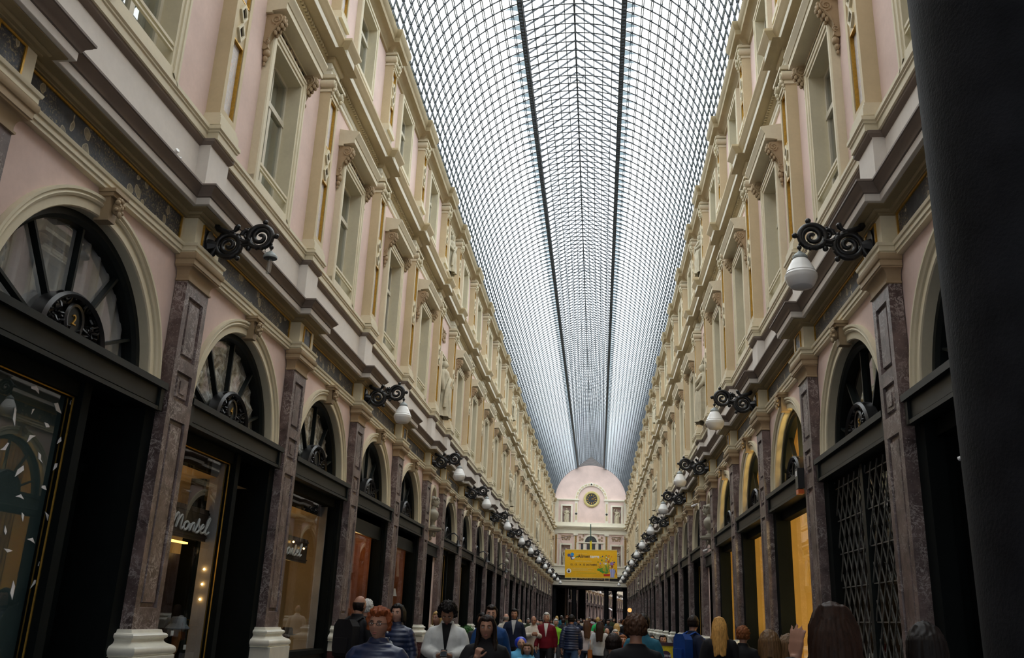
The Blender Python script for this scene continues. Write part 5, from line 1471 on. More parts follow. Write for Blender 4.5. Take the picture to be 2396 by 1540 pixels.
for i, k in enumerate((6, 8, 10)):
    y = PY[k] + .75
    g_ = MB(); g_.tube([(0, 0, 0), (.12, 0, .16), (.28, 0, .2), (.4, 0, .1), (.42, 0, -.02)], .022, 7); h_ = MB(); h_.lathe([(.03, 0), (.05, -.04), (.06, -.12), (.13, -.2), (.125, -.2), (.05, -.12), (.001, -.1)], 16, (.42, 0, -.02))
    spawn([('arm', g_.mesh('gooseneck_arm', M['black'], .8)), ('shade', h_.mesh('gooseneck_shade', M['black'], .8))], 'gooseneck_lamp', (-4.12, y, 3.95), 0, '%s black gooseneck lamp above a left shop beam past the niche' % ORD[i + 1], 'lamp', 'gooseneck lamps')
q = MB(); q.ball((0, 0, 0), .09, 14, 9); gp = MB(); gp.tube([(0, 0, -2.0), (0, 0, -.08)], .02, 7); gp.lathe([(.16, -2.06), (.16, -2.03), (.02, -2.0)], 14)
spawn([('globe', q.mesh('amber_globe', emit('amber_globe', (1, .45, .14), 1.3), .9)), ('pole', gp.mesh('globe_pole', M['black'], .8))], 'globe_lamp', (2.25, 40, 2.07), 0, 'glowing amber globe lamp on a thin pole before the right arcade', 'lamp')

# ------------------------------------------------------------------ hanging banner
YB = 94.0; bn = link('banner', None); BW, BH = 5.3, 2.72
bn.location = (.19, YB, 7.12); bn.rotation_euler = (0, -.018, 0)
tag(bn, 'yellow film festival banner hung across the far end of the arcade', 'banner')
BM = {k: plain('banner_' + k, v, .7) for k, v in dict(yellow=(.86, .47, .008), dark=(.05, .025, .02), white=(.85, .85, .83), blue=(.03, .28, .62), slate=(.09, .1, .22), green=(.1, .36, .04), leaf=(.04, .2, .04), red=(.6, .03, .02), orange=(.8, .2, .02), purple=(.3, .18, .5), skin=(.3, .09, .03), dress=(.1, .16, .6), pale=(.8, .62, .2), ltgreen=(.4, .5, .05), pink=(.8, .45, .35)).items()}
link('cloth', MB().box(-BW / 2, BW / 2, -.01, .012, -BH / 2, BH / 2).mesh('banner_cloth', BM['yellow']), bn)
link('hem', MB().box(-BW / 2, BW / 2, -.03, .03, BH / 2 - .03, BH / 2 + .05).mesh('banner_hem_top', BM['pale']), bn); link('hem', MB().box(-BW / 2, BW / 2, -.025, .025, -BH / 2 - .05, -BH / 2 + .02).mesh('banner_hem', BM['pale']), bn)


def bp(u, v): return (-BW / 2 + BW * u / 1280, BH / 2 - BH * v / 664)


RX = Matrix.Rotation(PI / 2, 4, 'X')


def btext(s, u, v, size, mt, al='LEFT', sx=1.0, bold=0.0):
    x, z = bp(u, v); me = text_mesh('banner_text', s, size, BM[mt], (x, -.014, z), RX, .002, al, sx, bold); link('lettering', me, bn)


btext('Alimen', 318, 155, .45, 'dark', 'LEFT', .98, .011); btext('terre', 622, 158, .45, 'white', 'LEFT', .98, .011)
btext('FESTIVAL DE FILMS', 285, 88, .13, 'pale'); btext('CINEMA GALERIES', 240, 275, .2, 'pale', 'LEFT', 1.05)
btext('12 . 13 . 14 . 15 OCTOBRE', 130, 358, .26, 'dark', 'LEFT', .93, .005)


def bshape(nm, pts, mt, y=-.013):
    P = [bp(u, v) for u, v in pts]; link(nm, MB().prism(P, y - .003, y, 'y').mesh('banner_' + nm, BM[mt]), bn)


def disc(nm, u, v, r, mt, y=-.013, e=1.0, n=18):
    bshape(nm, [(u + r * e * math.cos(2 * PI * k / n), v + r * math.sin(2 * PI * k / n)) for k in range(n)], mt, y)


for u0, u1, v, mt in ((150, 690, 436, 'pale'), (180, 560, 462, 'pale'), (190, 650, 490, 'pale'), (290, 770, 552, 'ltgreen')): bshape('text_line', [(u0, v), (u1, v), (u1, v + 7), (u0, v + 7)], mt)
disc('badge', 98, 508, 58, 'white'); disc('badge_mark', 98, 520, 26, 'dark', -.018); disc('badge_mark', 98, 480, 12, 'slate', -.018)
disc('hand_motif', 100, 130, 38, 'slate'); disc('hand_motif', 182, 110, 44, 'blue', -.016); bshape('hand_motif', [(120, 150), (180, 130), (240, 190), (225, 225), (160, 245)], 'slate', -.014); bshape('hand_motif', [(165, 180), (235, 165), (245, 200), (190, 225)], 'white', -.018)
bshape('leaf_motif', [(248, 180), (300, 150), (330, 140), (310, 175), (270, 188)], 'leaf')
bshape('flower_pot', [(945, 575), (1105, 565), (1095, 620), (950, 625)], 'red', -.016)
random.seed(5)
for k in range(26):
    a = math.radians(random.uniform(200, 345)); r = random.uniform(110, 330); u, v = 1020 + r * math.cos(a) * .75, 560 + r * math.sin(a) * 1.35
    w_ = random.uniform(7, 11)
    bshape('stem', [(1018, 560), (1026, 560), (u + w_ * .4, v), (u - w_ * .4, v)], random.choice(['green', 'leaf', 'ltgreen']), -.0132 - k * .0001)
for k in range(36):
    a = math.radians(random.uniform(200, 345)); r = random.uniform(150, 360); u, v = 1020 + r * math.cos(a) * .72, 545 + r * math.sin(a) * 1.25
    disc('blossom', u, max(60, v), random.uniform(11, 24), random.choice(['red', 'orange', 'white', 'purple', 'pink', 'slate', 'green', 'pale', 'leaf']), -.0165 - k * .0001, random.uniform(.6, 1.2), 8)
for u, v, r in ((835, 470, 34), (890, 500, 30), (930, 530, 26), (900, 450, 24), (1000, 540, 22)): disc('leaf_motif', u, v, r, 'green', -.0215, 1.5, 7)
disc('figure_motif', 1148, 325, 42, 'purple', -.024); disc('figure_motif', 1155, 385, 30, 'skin', -.0245); bshape('figure_motif', [(1140, 405), (1170, 405), (1172, 440), (1138, 440)], 'skin', -.024)
bshape('figure_motif', [(1090, 460), (1220, 455), (1228, 540), (1200, 600), (1215, 650), (1100, 650), (1118, 590)], 'dress', -.025)
for k in range(5): bshape('figure_motif', [(1105 + 24 * k, 462), (1114 + 24 * k, 462), (1120 + 21 * k, 645), (1112 + 21 * k, 645)], 'white', -.026)
bshape('figure_motif', [(1218, 462), (1232, 470), (1278, 590), (1262, 600)], 'skin', -.026)
q = MB()
for sx_ in (-1, 1): q.tube([(0, 0, 3.1), (sx_ * 1.2, 0, 2.85), (sx_ * 4.55, 0, 2.3)], .012, 5); q.tube([(sx_ * (BW / 2 - .02), 0, 1.38), (sx_ * 3.2, 0, 2.5)], .008, 4)
link('cable', q.mesh('banner_cables', M['iron']), bn)
link('hanger', MB().tube([(.0, 0, 3.95), (.0, 0, 2.2)], .05, 7).mesh('banner_hanger', plain('green_hanger', (.02, .075, .065), .4)), bn)
link('strap', MB().box(-.1, .1, -.02, .02, 1.36, 2.3).mesh('banner_strap', plain('yellow_strap', (.8, .62, .02), .7)), bn, label='yellow strap')

# ------------------------------------------------------------------ the next gallery, turned a little to the right
dirv = Vector((math.sin(.122), math.cos(.122), 0)); base = Vector((-2.45, 110.0, 0)); rzn = -.122
for k in range(0, 24):
    P_ = base + dirv * (4.05 * k)
    put('pilaster_far', T_PIL, 'pilaster', True, P_, rzn, '%s marble pilaster of the next gallery beyond the portico' % ORD[k + 1], 'pilaster', 'pilasters of the next gallery')
    put('upper_pilaster_far', T_UP, 'painted_pilaster', True, P_, rzn, '%s first-floor pilaster of the next gallery beyond the portico' % ORD[k + 1], 'pilaster', 'upper pilasters of the next gallery')
    if k % 2 == 0 and k > 0:
        put('lamp_far', T_LAMP, 'wall_lamp', True, P_ + Vector((0, 0, 5.93)) + Vector((-.08, 0, 0)), rzn, '%s white globe lamp in the next gallery beyond the portico' % ORD[k // 2], 'lamp', 'lamps of the next gallery')
    if k < 23:
        Q_ = base + dirv * (4.05 * (k + .5))
        put('fan_far', T_FAN, wname(), True, Q_, rzn, '%s arched fanlight of the next gallery beyond the portico' % ORD[k + 1], 'window', None, 'structure')
        put('shop_full_far', T_SHOPF, wname(), True, Q_, rzn, '%s shop window of the next gallery beyond the portico' % ORD[k + 1], 'window', None, 'structure')
        put('win1_far', T_W1, wname(), True, Q_, rzn, '%s first-floor window of the next gallery beyond the portico' % ORD[k + 1], 'window', None, 'structure')
L_ = 4.05 * 23
wl = MB();  wl.box(-.5, WALLX, 0, L_, 5.32, 7.5)
for k in range(24): wl.box(-.5, WALLX, max(0, 4.05 * k - .66), min(L_, 4.05 * k + .66), 0, 5.4); wl.box(-.5, WALLX, max(0, 4.05 * k - 1.35), min(L_, 4.05 * k + 1.35), 7.5, 12)
wl.box(-.5, WALLX, 0, L_, 9.95, 12)
dk = MB(); dk.box(-1.4, -1.3, 0, L_, 0, 12); dk.box(-1.3, -.26, 0, L_, 11.9, 12); dk.box(-1.3, -.5, 0, L_, 5.3, 5.4)
mk('wall_next_inner', dk, M['dark'], base, rzn, 'dark shop depth of the next gallery', 'wall', kind='structure')
op = MB(); op.box(8.2, 8.4, -1.5, L_, 0, 15); op.box(-.4, 8.4, L_, L_ + .2, 0, 15)
mk('wall_next_right', op, M['pink'], base, rzn, 'facing wall of the next gallery, out of sight', 'wall', kind='structure')
rf = MB(); rf.add([(-.3, -1.5, 14.8), (4, -1.5, 18), (8.3, -1.5, 14.8), (-.3, L_, 14.8), (4, L_, 18), (8.3, L_, 14.8)], [(0, 1, 4, 3), (1, 2, 5, 4)])
mk('ceiling_next', rf, pane('next_roof_glass', (.6, .62, .63), 1.45, 1, 0, .45), base, rzn, 'glass roof of the next gallery', 'glass roof', kind='structure')
wl.box(-.4, WALLX, 0, L_, 12, 15)
o = mk('wall_next', wl, M['pink'], base, rzn, 'pink wall of the next gallery beyond the portico', 'wall', kind='structure')
q = MB(); cs = [4.05 * k for k in range(24)]; w = WALLX
for pf in ([(w, 5.6), (w + .1, 5.6), (w + .1, 5.74), (w + .02, 5.75), (w + .02, 6.1), (w + .2, 6.17), (w + .24, 6.28), (w + .34, 6.4), (w, 6.44)], [(w, 6.44), (w + .03, 6.45), (w + .03, 7.2), (w + .13, 7.3), (w + .13, 7.43), (w, 7.46)]): q.band(pf, 0, L_, cs, .3, .15)
mk('trim_9', q, M['creamlight'], base, rzn, 'cream cornice and plinth of the next gallery beyond the portico', 'moulding', kind='structure')
aw = MB(); aw.prism([(0, 3.75), (1.1, 3.1), (1.1, 3.02), (0, 3.67)], -1.6, 1.6, 'y'); P_ = base + dirv * (4.05 * 10.6)
mk('awning', aw, M['paper'], P_, rzn, 'small pale awning over a shop of the next gallery', 'awning')

# ------------------------------------------------------------------ people
def rloft(q, secs, n=16):
    """closed loft of horizontal-ish elliptical rings: (cx, cy, z, rx, ry)"""
    V = [(cx + rx * math.cos(2 * PI * k / n), cy + ry * math.sin(2 * PI * k / n), z) for cx, cy, z, rx, ry in secs for k in range(n)]
    F = [(i * n + k, i * n + (k + 1) % n, (i + 1) * n + (k + 1) % n, (i + 1) * n + k) for i in range(len(secs) - 1) for k in range(n)]
    F += [tuple(range(n - 1, -1, -1)), tuple((len(secs) - 1) * n + k for k in range(n))]
    q.add(V, F)


def remesh(q, name, mat, voxel, smooth=4):
    """merge closed shapes into one continuous skin"""
    me = q.mesh(name + '_raw', mat)
    o = bpy.data.objects.new('tmp', me); COL.objects.link(o)
    md = o.modifiers.new('r', 'REMESH'); md.mode = 'VOXEL'; md.voxel_size = voxel; md.use_smooth_shade = True
    dg = bpy.context.evaluated_depsgraph_get()
    me2 = bpy.data.meshes.new_from_object(o.evaluated_get(dg))
    bpy.data.objects.remove(o); bpy.data.meshes.remove(me)
    bm = bmesh.new(); bm.from_mesh(me2)
    for _ in range(smooth): bmesh.ops.smooth_vert(bm, verts=bm.verts, factor=.4, use_axis_x=True, use_axis_y=True, use_axis_z=True)
    bm.to_mesh(me2); bm.free(); me2.name = name
    me2.materials.clear(); me2.materials.append(mat)
    me2.polygons.foreach_set('use_smooth', [True] * len(me2.polygons))
    return me2


HC0 = Vector((0, -.015, 1.602))              # head centre of the 1.72 m figure
HRX, HRY, HRZ = .074, .094, .118


def gauss(x, s): return math.exp(-x * x / (2 * s * s))


def head_pt(d, grow=0.0, face=True):
    """point of the head surface in direction d (unit, face towards -y)"""
    x, y, z = d
    px, py, pz = x * (HRX + grow), y * (HRY + grow), z * (HRZ + grow)
    if z < 0:
        k = 1 - .30 * (-z) ** 1.5; px *= k
        if y > 0: py *= 1 - .35 * (-z)
        else: py *= 1 - .06 * (-z)
    if face and y < 0:
        f = 0.0
        nx = px
        f += .023 * gauss(nx, .011) * gauss(pz + .018, .020) + .010 * gauss(nx, .008) * gauss(pz - .012, .02)       # nose
        f += .005 * gauss(abs(nx) - .028, .02) * gauss(pz - .036, .009)                                            # brows
        f -= .011 * gauss(abs(nx) - .031, .014) * gauss(pz - .014, .012)                                           # eye sockets
        f += .005 * gauss(abs(nx) - .036, .018) * gauss(pz + .016, .016)                                           # cheeks
        f += .006 * gauss(nx, .020) * gauss(pz + .052, .006) - .003 * gauss(nx, .022) * gauss(pz + .0585, .0025) + .006 * gauss(nx, .017) * gauss(pz + .066, .006)   # lips
        f += .007 * gauss(nx, .02) * gauss(pz + .098, .014) - .003 * gauss(nx, .03) * gauss(pz + .08, .007)        # chin
        py -= f
    return Vector((px, py, pz))


def head_rot(pitch, yaw):
    piv = Vector((0, .01, 1.50))
    return Matrix.Translation(piv) @ Matrix.Rotation(yaw, 4, 'Z') @ Matrix.Rotation(pitch, 4, 'X') @ Matrix.Translation(-piv)


def add_head(q, HM):
    n, m = 56, 44; st = len(q.v)
    V = []
    for i in range(m + 1):
        th = PI * i / m
        for k in range(n):
            a = 2 * PI * k / n
            V.append(HC0 + head_pt((max(1e-3, math.sin(th)) * math.cos(a), max(1e-3, math.sin(th)) * math.sin(a), -math.cos(th))))
    q.add(V, [(i * n + k, i * n + (k + 1) % n, (i + 1) * n + (k + 1) % n, (i + 1) * n + k) for i in range(m) for k in range(n)])
    for s_ in (-1, 1): q.ball(HC0 + Vector((s_ * .073, .012, -.004)), .03, 10, 8, (.32, .6, 1.05))
    rloft(q, [(0, .012, 1.44, .062, .06), (0, .01, 1.48, .053, .056), (0, .008, 1.53, .05, .054), (0, .002, 1.575, .05, .056)])
    q.xform(HM, st)


def add_hand(q, wrist, d, palm, side, curl=.35, spread=1.0, L=1.0):
    """five separate fingers and a thumb on a palm. d: towards the fingertips, palm: palm normal"""
    wrist = Vector(wrist); d = Vector(d).normalized(); palm = Vector(palm); palm = (palm - d * palm.dot(d)).normalized()
    r = d.cross(palm).normalized() * side
    W_ = .04 * L
    pts = []
    q.tube([wrist - d * .03, wrist, wrist + d * .03], [.026 * L, .025 * L, .03 * L], 10)
    P0 = [wrist + d * (.015 * L) + r * (x * .026 * L) + palm * (y * .012 * L) for x, y in ((-1, -1), (1, -1), (1, 1), (-1, 1))]
    P1 = [wrist + d * (.092 * L) + r * (x * .041 * L) + palm * (y * .011 * L) for x, y in ((-1, -1), (1, -1), (1, 1), (-1, 1))]
    q.add(P0 + P1, [(0, 1, 2, 3), (7, 6, 5, 4), (0, 4, 5, 1), (1, 5, 6, 2), (2, 6, 7, 3), (3, 7, 4, 0)])
    for i, (off, ln, rad) in enumerate(((.031, .078, .0095), (.0105, .088, .0098), (-.0105, .082, .0095), (-.031, .064, .0085))):
        p = wrist + d * (.088 * L) + r * off * L; dd = (d + r * off * 4.5 * spread).normalized(); P = [p - dd * .02]
        ax = 0.0
        for seg, f in enumerate((.45, .32, .23)):
            P.append(p); ax += curl * (1 + .35 * seg) * (1 + .08 * i)
            p = p + (dd * math.cos(ax) + palm * math.sin(ax)) * (ln * f * L)
        P.append(p)
        q.tube(P, [rad * L, rad * L, rad * .97 * L, rad * .9 * L, rad * .78 * L], 8)
    p = wrist + d * (.025 * L) + r * (.022 * L) + palm * (.006 * L)
    t1 = (d * .62 + r * .7 + palm * .35).normalized(); t2 = (d * .85 + r * .3 + palm * .45).normalized()
    q.tube([p, p + t1 * .045 * L, p + t1 * .045 * L + t2 * .032 * L, p + t1 * .045 * L + t2 * .056 * L], [.015 * L, .0125 * L, .0115 * L, .009 * L], 8)


# poses: per arm elbow, wrist, hand direction, palm normal, curl ; right arm has x < 0 (figure faces -y)
def arm_rest(s, fwd=0.0): return ((s * .235, .03 - fwd * .4, 1.13), (s * .245, -.03 - fwd, .89), (s * .05, -.15 - fwd * .5, -1), (-s, 0, 0), .3)


POSES = {
    'rest': dict(R=arm_rest(-1, .04), L=arm_rest(1, -.02), head=(0, 0), stride=.10),
    'walk': dict(R=arm_rest(-1, .12), L=arm_rest(1, -.08), head=(.03, 0), stride=.22),
    'phone': dict(R=((-.235, .0, 1.16), (-.07, -.25, 1.115), (.55, -.75, .1), (.2, .3, 1), .75), L=((.235, .0, 1.16), (.07, -.25, 1.115), (-.55, -.75, .1), (-.2, .3, 1), .75), head=(.58, 0), stride=.08),
    'chest': dict(R=((-.25, -.06, 1.15), (-.085, -.19, 1.30), (.3, -.18, 1), (.5, .8, 0), .85), L=arm_rest(1, .02), head=(.12, 0), stride=.16),
    'hands': dict(R=((-.25, -.03, 1.17), (-.06, -.23, 1.24), (.8, -.5, .3), (0, 1, 0), .6), L=((.25, -.03, 1.17), (.06, -.23, 1.24), (-.8, -.5, .3), (0, 1, 0), .6), head=(.32, -.25), stride=.1),
    'offer': dict(R=arm_rest(-1, 0), L=((.24, -.06, 1.15), (.17, -.31, 1.22), (-.1, -1, .25), (-1, 0, .3), .5), head=(.05, .5), stride=.1),
    'raise': dict(R=arm_rest(-1, 0), L=((.25, -.2, 1.27), (.135, -.36, 1.47), (-.1, .0, 1), (-.6, -.6, 0), .1), head=(.0, 0), stride=.1),
}
SKIN = {}
for k, c_ in dict(fair=(.50, .28, .20), mid=(.40, .21, .14), tan=(.30, .15, .09), dark=(.08, .04, .028)).items():
    SKIN[k] = paint('skin_' + k, c_, .1, 6, .5, .35)


def make_body(nm, pose):
    P = POSES[pose]; q = MB(); HM = head_rot(*P['head'])
    rloft(q, [(0, .01, .84, .13, .10), (0, .01, .92, .165, .112), (0, 0, 1.0, .158, .108), (0, -.005, 1.08, .142, .098), (0, 0, 1.2, .155, .108), (0, 0, 1.3, .172, .115), (0, .005, 1.36, .176, .104), (0, .01, 1.41, .14, .088), (0, .012, 1.45, .085, .068), (0, .012, 1.48, .06, .06)])
    st = P['stride']
    for s_, k in ((-1, 'R'), (1, 'L')):
        el, wr, hd, pm, cu = P[k]
        sh = (s_ * .17, .01, 1.37)
        q.tube([(s_ * .11, .01, 1.38), sh, tuple((Vector(sh) + Vector(el)) / 2), el, tuple(Vector(el) * .55 + Vector(wr) * .45), wr], [.045, .05, .044, .038, .037, .026], 10)
        add_hand(q, wr, hd, pm, 1 if s_ > 0 else -1, cu)
        f = st * s_
        q.tube([(s_ * .085, .01, .9), (s_ * .095, -f * .4, .68), (s_ * .095, -f * .75 - .01, .48), (s_ * .095, -f + .03, .3), (s_ * .095, -f + .04, .07)], [.085, .076, .054, .05, .036], 12)
        q.tube([(s_ * .095, -f + .07, .045), (s_ * .1, -f - .12, .035)], [.036, .03], 8)
    add_head(q, HM)
    return remesh(q, 'body_' + nm, SKIN['fair'], .0075, 3), HM


def make_top(nm, pose, style='jacket', hem=.86):
    P = POSES[pose]; q = MB(); g = .016 if style == 'shirt' else .026
    secs = [(0, .01, hem, .172 + g, .118 + g), (0, .01, .92, .17 + g, .118 + g), (0, 0, 1.0, .162 + g, .114 + g), (0, -.005, 1.08, .155 + g, .108 + g), (0, 0, 1.2, .16 + g, .114 + g), (0, 0, 1.3, .176 + g, .12 + g), (0, .005, 1.355, .176 + g * .5, .108 + g), (0, .01, 1.41, .135 + g * .5, .09 + g * .8), (0, .012, 1.455, .085 + g * .5, .07 + g * .5)]
    if style == 'coat': secs.insert(0, (0, .01, hem - .0, .19 + g, .13 + g))
    secs = sorted({round(z[2], 3): z for z in secs if z[2] >= hem - 1e-6}.values(), key=lambda z: z[2])
    if style == 'puffer':
        S2 = []
        for i in range(len(secs) - 1):
            a, b_ = secs[i], secs[i + 1]; n_ = max(1, int((b_[2] - a[2]) / .012))
            for k in range(n_):
                t_ = k / n_; S2.append(tuple(a[u] + (b_[u] - a[u]) * t_ for u in range(5)))
        S2.append(secs[-1]); secs = [(cx, cy, z, rx + .02 * abs(math.sin(PI * z / .062)), ry + .02 * abs(math.sin(PI * z / .062))) for cx, cy, z, rx, ry in S2]
    rloft(q, secs, 28)
    # collar
    rloft(q, [(0, .012, 1.42, .10, .085), (0, .014, 1.47, .082 + g * .2, .075), (0, .016, 1.505 if style != 'shirt' else 1.48, .074, .07)], 20)
    for s_, k in ((-1, 'R'), (1, 'L')):
        el, wr, hd, pm, cu = P[k]; sh = Vector((s_ * .168, .01, 1.362)); el = Vector(el); wr = Vector(wr); hdv = Vector(hd).normalized()
        pts = [Vector((s_ * .10, .01, 1.385))]; rad = [.04 + g]
        chain = [(sh, .048 + g), ((sh + el) / 2, .049 + g), (el, .043 + g), (el * .5 + wr * .5, .038 + g), (wr - (wr - el).normalized() * .01, .028 + g)]
        for i in range(len(chain) - 1):
            a, ra = chain[i]; b_, rb_ = chain[i + 1]; n_ = 6 if style == 'puffer' else 3
            for j in range(n_):
                t_ = j / n_; pts.append(a + (b_ - a) * t_)
                bump = .009 * abs(math.sin(PI * (i * n_ + j) / 3)) if style == 'puffer' else .003 * math.sin(7.3 * (i * n_ + j))
                rad.append(ra + (rb_ - ra) * t_ + bump)
        pts.append(chain[-1][0]); rad.append(chain[-1][1])
        q.tube(pts, rad, 14)
    return remesh(q, 'top_' + nm, M['dark'], .0105, 1 if style == 'puffer' else 4)


def make_trousers(nm, pose):
    P = POSES[pose]; q = MB(); st = P['stride']
    rloft(q, [(0, .01, .80, .165, .12), (0, .01, .9, .185, .13), (0, .005, 1.0, .17, .12)], 20)
    for s_ in (-1, 1):
        f = st * s_
        q.tube([(s_ * .085, .01, .93), (s_ * .095, -f * .4, .68), (s_ * .095, -f * .75 - .01, .48), (s_ * .095, -f + .03, .28), (s_ * .095, -f + .04, .06)], [.1, .092, .072, .064, .058], 14)
    return remesh(q, 'trousers_' + nm, M['dark'], .012, 4)


def make_shoe(nm, pose, s_):
    f = POSES[pose]['stride'] * s_; q = MB()
    q.tube([(s_ * .095, -f + .085, .045), (s_ * .096, -f + .03, .05), (s_ * .098, -f - .06, .043), (s_ * .1, -f - .15, .034), (s_ * .1, -f - .175, .03)], [.036, .043, .043, .036, .018], 12)
    q.box(s_ * .098 - .042, s_ * .098 + .042, -f - .175, -f + .1, 0, .02)
    return q.mesh('shoe_' + nm, M['black'], .9)


def make_hair(style, HM):
    q = MB(); n, m = 60, 40
    V = []
    for i in range(m + 1):
        th = PI * i / m
        for k in range(n):
            a = 2 * PI * k / n; d = (max(1e-3, math.sin(th)) * math.cos(a), max(1e-3, math.sin(th)) * math.sin(a), -math.cos(th))
            x, y, z = d
            line = .52 + .12 * abs(x) if style not in ('fringe',) else .2
            back = -.45 if style in ('short', 'grey', 'fringe', 'curly', 'full', 'crop', 'bob') else -.7
            front = max(0, min(1, (-y + .12 - .55 * max(0, abs(x) - .78)) / .25))          # 1 on the face side
            limit = back + (line - back) * front
            inside = z - limit
            if style == 'balding': inside = min(inside, .42 - z, .35 if y > -.1 else -1)
            f = max(0.0, min(1.0, inside / .14))
            thick = {'curly': .046, 'full': .028, 'bob': .022, 'long': .016, 'pony': .012, 'crop': .007, 'balding': .007, 'short': .018, 'grey': .022, 'fringe': .02}[style]
            wob = .3 * math.sin(11 * a + 5 * z) * math.sin(9 * z + 3 * a)
            if style in ('curly', 'full', 'grey'): wob += .55 * math.sin(9 * a + 3 * math.sin(4 * th)) * math.sin(11 * th)
            g = -.014 + f * (thick * (1 + .4 * wob) + .014)
            if style in ('short', 'curly', 'grey', 'full') and z > .3: g += .008 * f
            V.append(HC0 + head_pt(d, g, False))
    q.add(V, [(i * n + k, i * n + (k + 1) % n, (i + 1) * n + (k + 1) % n, (i + 1) * n + k) for i in range(m) for k in range(n)])
    if style in ('long', 'bob'):
        zb = 1.22 if style == 'long' else 1.485
        R_ = []; nn = 40
        for i in range(10):
            t_ = i / 9; z = 1.72 - (1.72 - zb) * t_; g_ = min(1, .45 + 2.2 * t_)
            rx = .082 + (.03 if style == 'long' else .012) * math.sin(min(1, t_ * 1.2) * PI * .5) - (.025 * t_ ** 3 if style == 'long' else .0); ry = (.05 + .008 * t_) * g_; rx *= g_; cy0 = (.03 + .028 * min(1, 3 * t_)) + (.062 if style == 'long' else .03) * t_
            R_.append([(rx * (1 + .05 * math.sin(9 * 2 * PI * k / nn + 3 * t_)) * math.cos(2 * PI * k / nn), cy0 + ry * (1 + .06 * math.sin(11 * 2 * PI * k / nn)) * math.sin(2 * PI * k / nn), z + (.022 * math.sin(5 * 2 * PI * k / nn + 1) if i == 9 else 0)) for k in range(nn)])
        q.add([p for r in R_ for p in r], [(i * nn + k, i * nn + (k + 1) % nn, (i + 1) * nn + (k + 1) % nn, (i + 1) * nn + k) for i in range(9) for k in range(nn)] + [tuple(range(nn)), tuple(9 * nn + k for k in range(nn - 1, -1, -1))])
        for s_ in (-1, 1):
            for u in range(4):                  # overlapping locks beside the face
                yo = -.045 + .028 * u; e = .02 * (u % 2)
                pts = [(s_ * (.02 + .008 * u), yo * .8, 1.718), (s_ * .058, yo, 1.69), (s_ * .082, yo + .005, 1.63), (s_ * .087, yo + .01, 1.57), (s_ * .086, yo + .012, 1.5 + e)]
                rad = [.014, .018, .02, .02, .016 if style == 'bob' else .022]
                if style == 'long': pts += [(s_ * (.098 + .004 * u), yo - .035 + .01 * u, 1.40), (s_ * (.1 + .005 * u), yo - .07 + .012 * u, 1.30), (s_ * .095, yo - .08 + .012 * u, 1.2 + e)]; rad += [.024, .02, .007]
                q.tube(pts, rad, 8)
    if style == 'pony': q.tube([(0, .09, 1.66), (0, .14, 1.64), (0, .16, 1.55), (0, .14, 1.45)], [.02, .035, .035, .012], 9)
    me = remesh(q, 'hair_' + style, M['dark'], .0065, 2)
    bm = bmesh.new(); bm.from_mesh(me); bm.normal_update()
    amp = {'curly': .006, 'full': .005, 'grey': .004}.get(style, .0026)
    for v in bm.verts:
        c_ = v.co - HC0; a = math.atan2(c_.x, c_.y); z = c_.z
        if style in ('curly', 'full', 'grey'): w_ = math.sin(31 * a + 60 * z) * math.sin(75 * z + 9 * a) + .5 * math.sin(140 * c_.x + 90 * z)
        elif z > .06: w_ = .7 * math.sin(130 * c_.x + 14 * math.sin(20 * c_.y)) + .4 * math.sin(260 * c_.x)
        else: w_ = .7 * math.sin(34 * a + 5 * z) + .5 * math.sin(67 * a + 9 * z)
        v.co += v.normal * (amp * w_)
    bm.to_mesh(me); bm.free()
    me.transform(HM)
    return me


CACHE = {}


def cached(key, fn):
    if key not in CACHE: CACHE[key] = fn()
    return CACHE[key]


def hairmat(name, c_):
    m, t, out = nt('hair_' + name); p = pos(t, (60, 60, 6))
    f = noise(t, p, 1.5, 3, .7)
    bsdf(t, out, ramp(t, f, [(.3, tuple(x * .45 for x in c_)), (.6, c_), (.8, tuple(min(1, x * 1.7) for x in c_))]), .55, 0, .18); return m


HAIR = {k: hairmat(k, v) for k, v in dict(black=(.012, .009, .008), brown=(.032, .014, .008), darkbrown=(.018, .01, .007), chestnut=(.075, .035, .018), red=(.26, .065, .018), blonde=(.62, .40, .15), gold=(.62, .33, .09), white=(.66, .65, .62), grey=(.3, .29, .28), auburn=(.24, .08, .025), lightbrown=(.14, .075, .03)).items()}
CLOTH = {}


def cloth(name, c_, rough=.75, spec=.25):
    if name not in CLOTH: CLOTH[name] = paint('cloth_' + name, c_, .22, 9, rough, spec)
    return CLOTH[name]


CL = dict(neck=(.36, .19, .12), black=(.006, .006, .008), navy=(.008, .014, .038), puffnavy=(.012, .024, .07), white=(.66, .68, .67), cream=(.62, .57, .5), blue=(.012, .06, .2), burgundy=(.15, .004, .014), grey=(.46, .48, .5), pinkish=(.55, .5, .52), green=(.03, .5, .14), lime=(.25, .62, .04), denim=(.03, .07, .15), dimdenim=(.025, .04, .075), charcoal=(.03, .03, .034), brown=(.05, .03, .02), sky=(.12, .45, .75), red=(.3, .01, .01), beige=(.45, .38, .28), teal=(.02, .12, .18), olive=(.04, .05, .02), purple=(.06, .02, .09))


def omat(o, mat):
    if not o.material_slots: return
    o.material_slots[0].link = 'OBJECT'; o.material_slots[0].material = mat


EYEW = plain('eye_white', (.7, .68, .65), .3); EYED = plain('eye_iris', (.03, .02, .014), .2); LIP = plain('lips', (.32, .11, .09), .45); BROW = plain('eyebrow', (.03, .018, .012), .8)


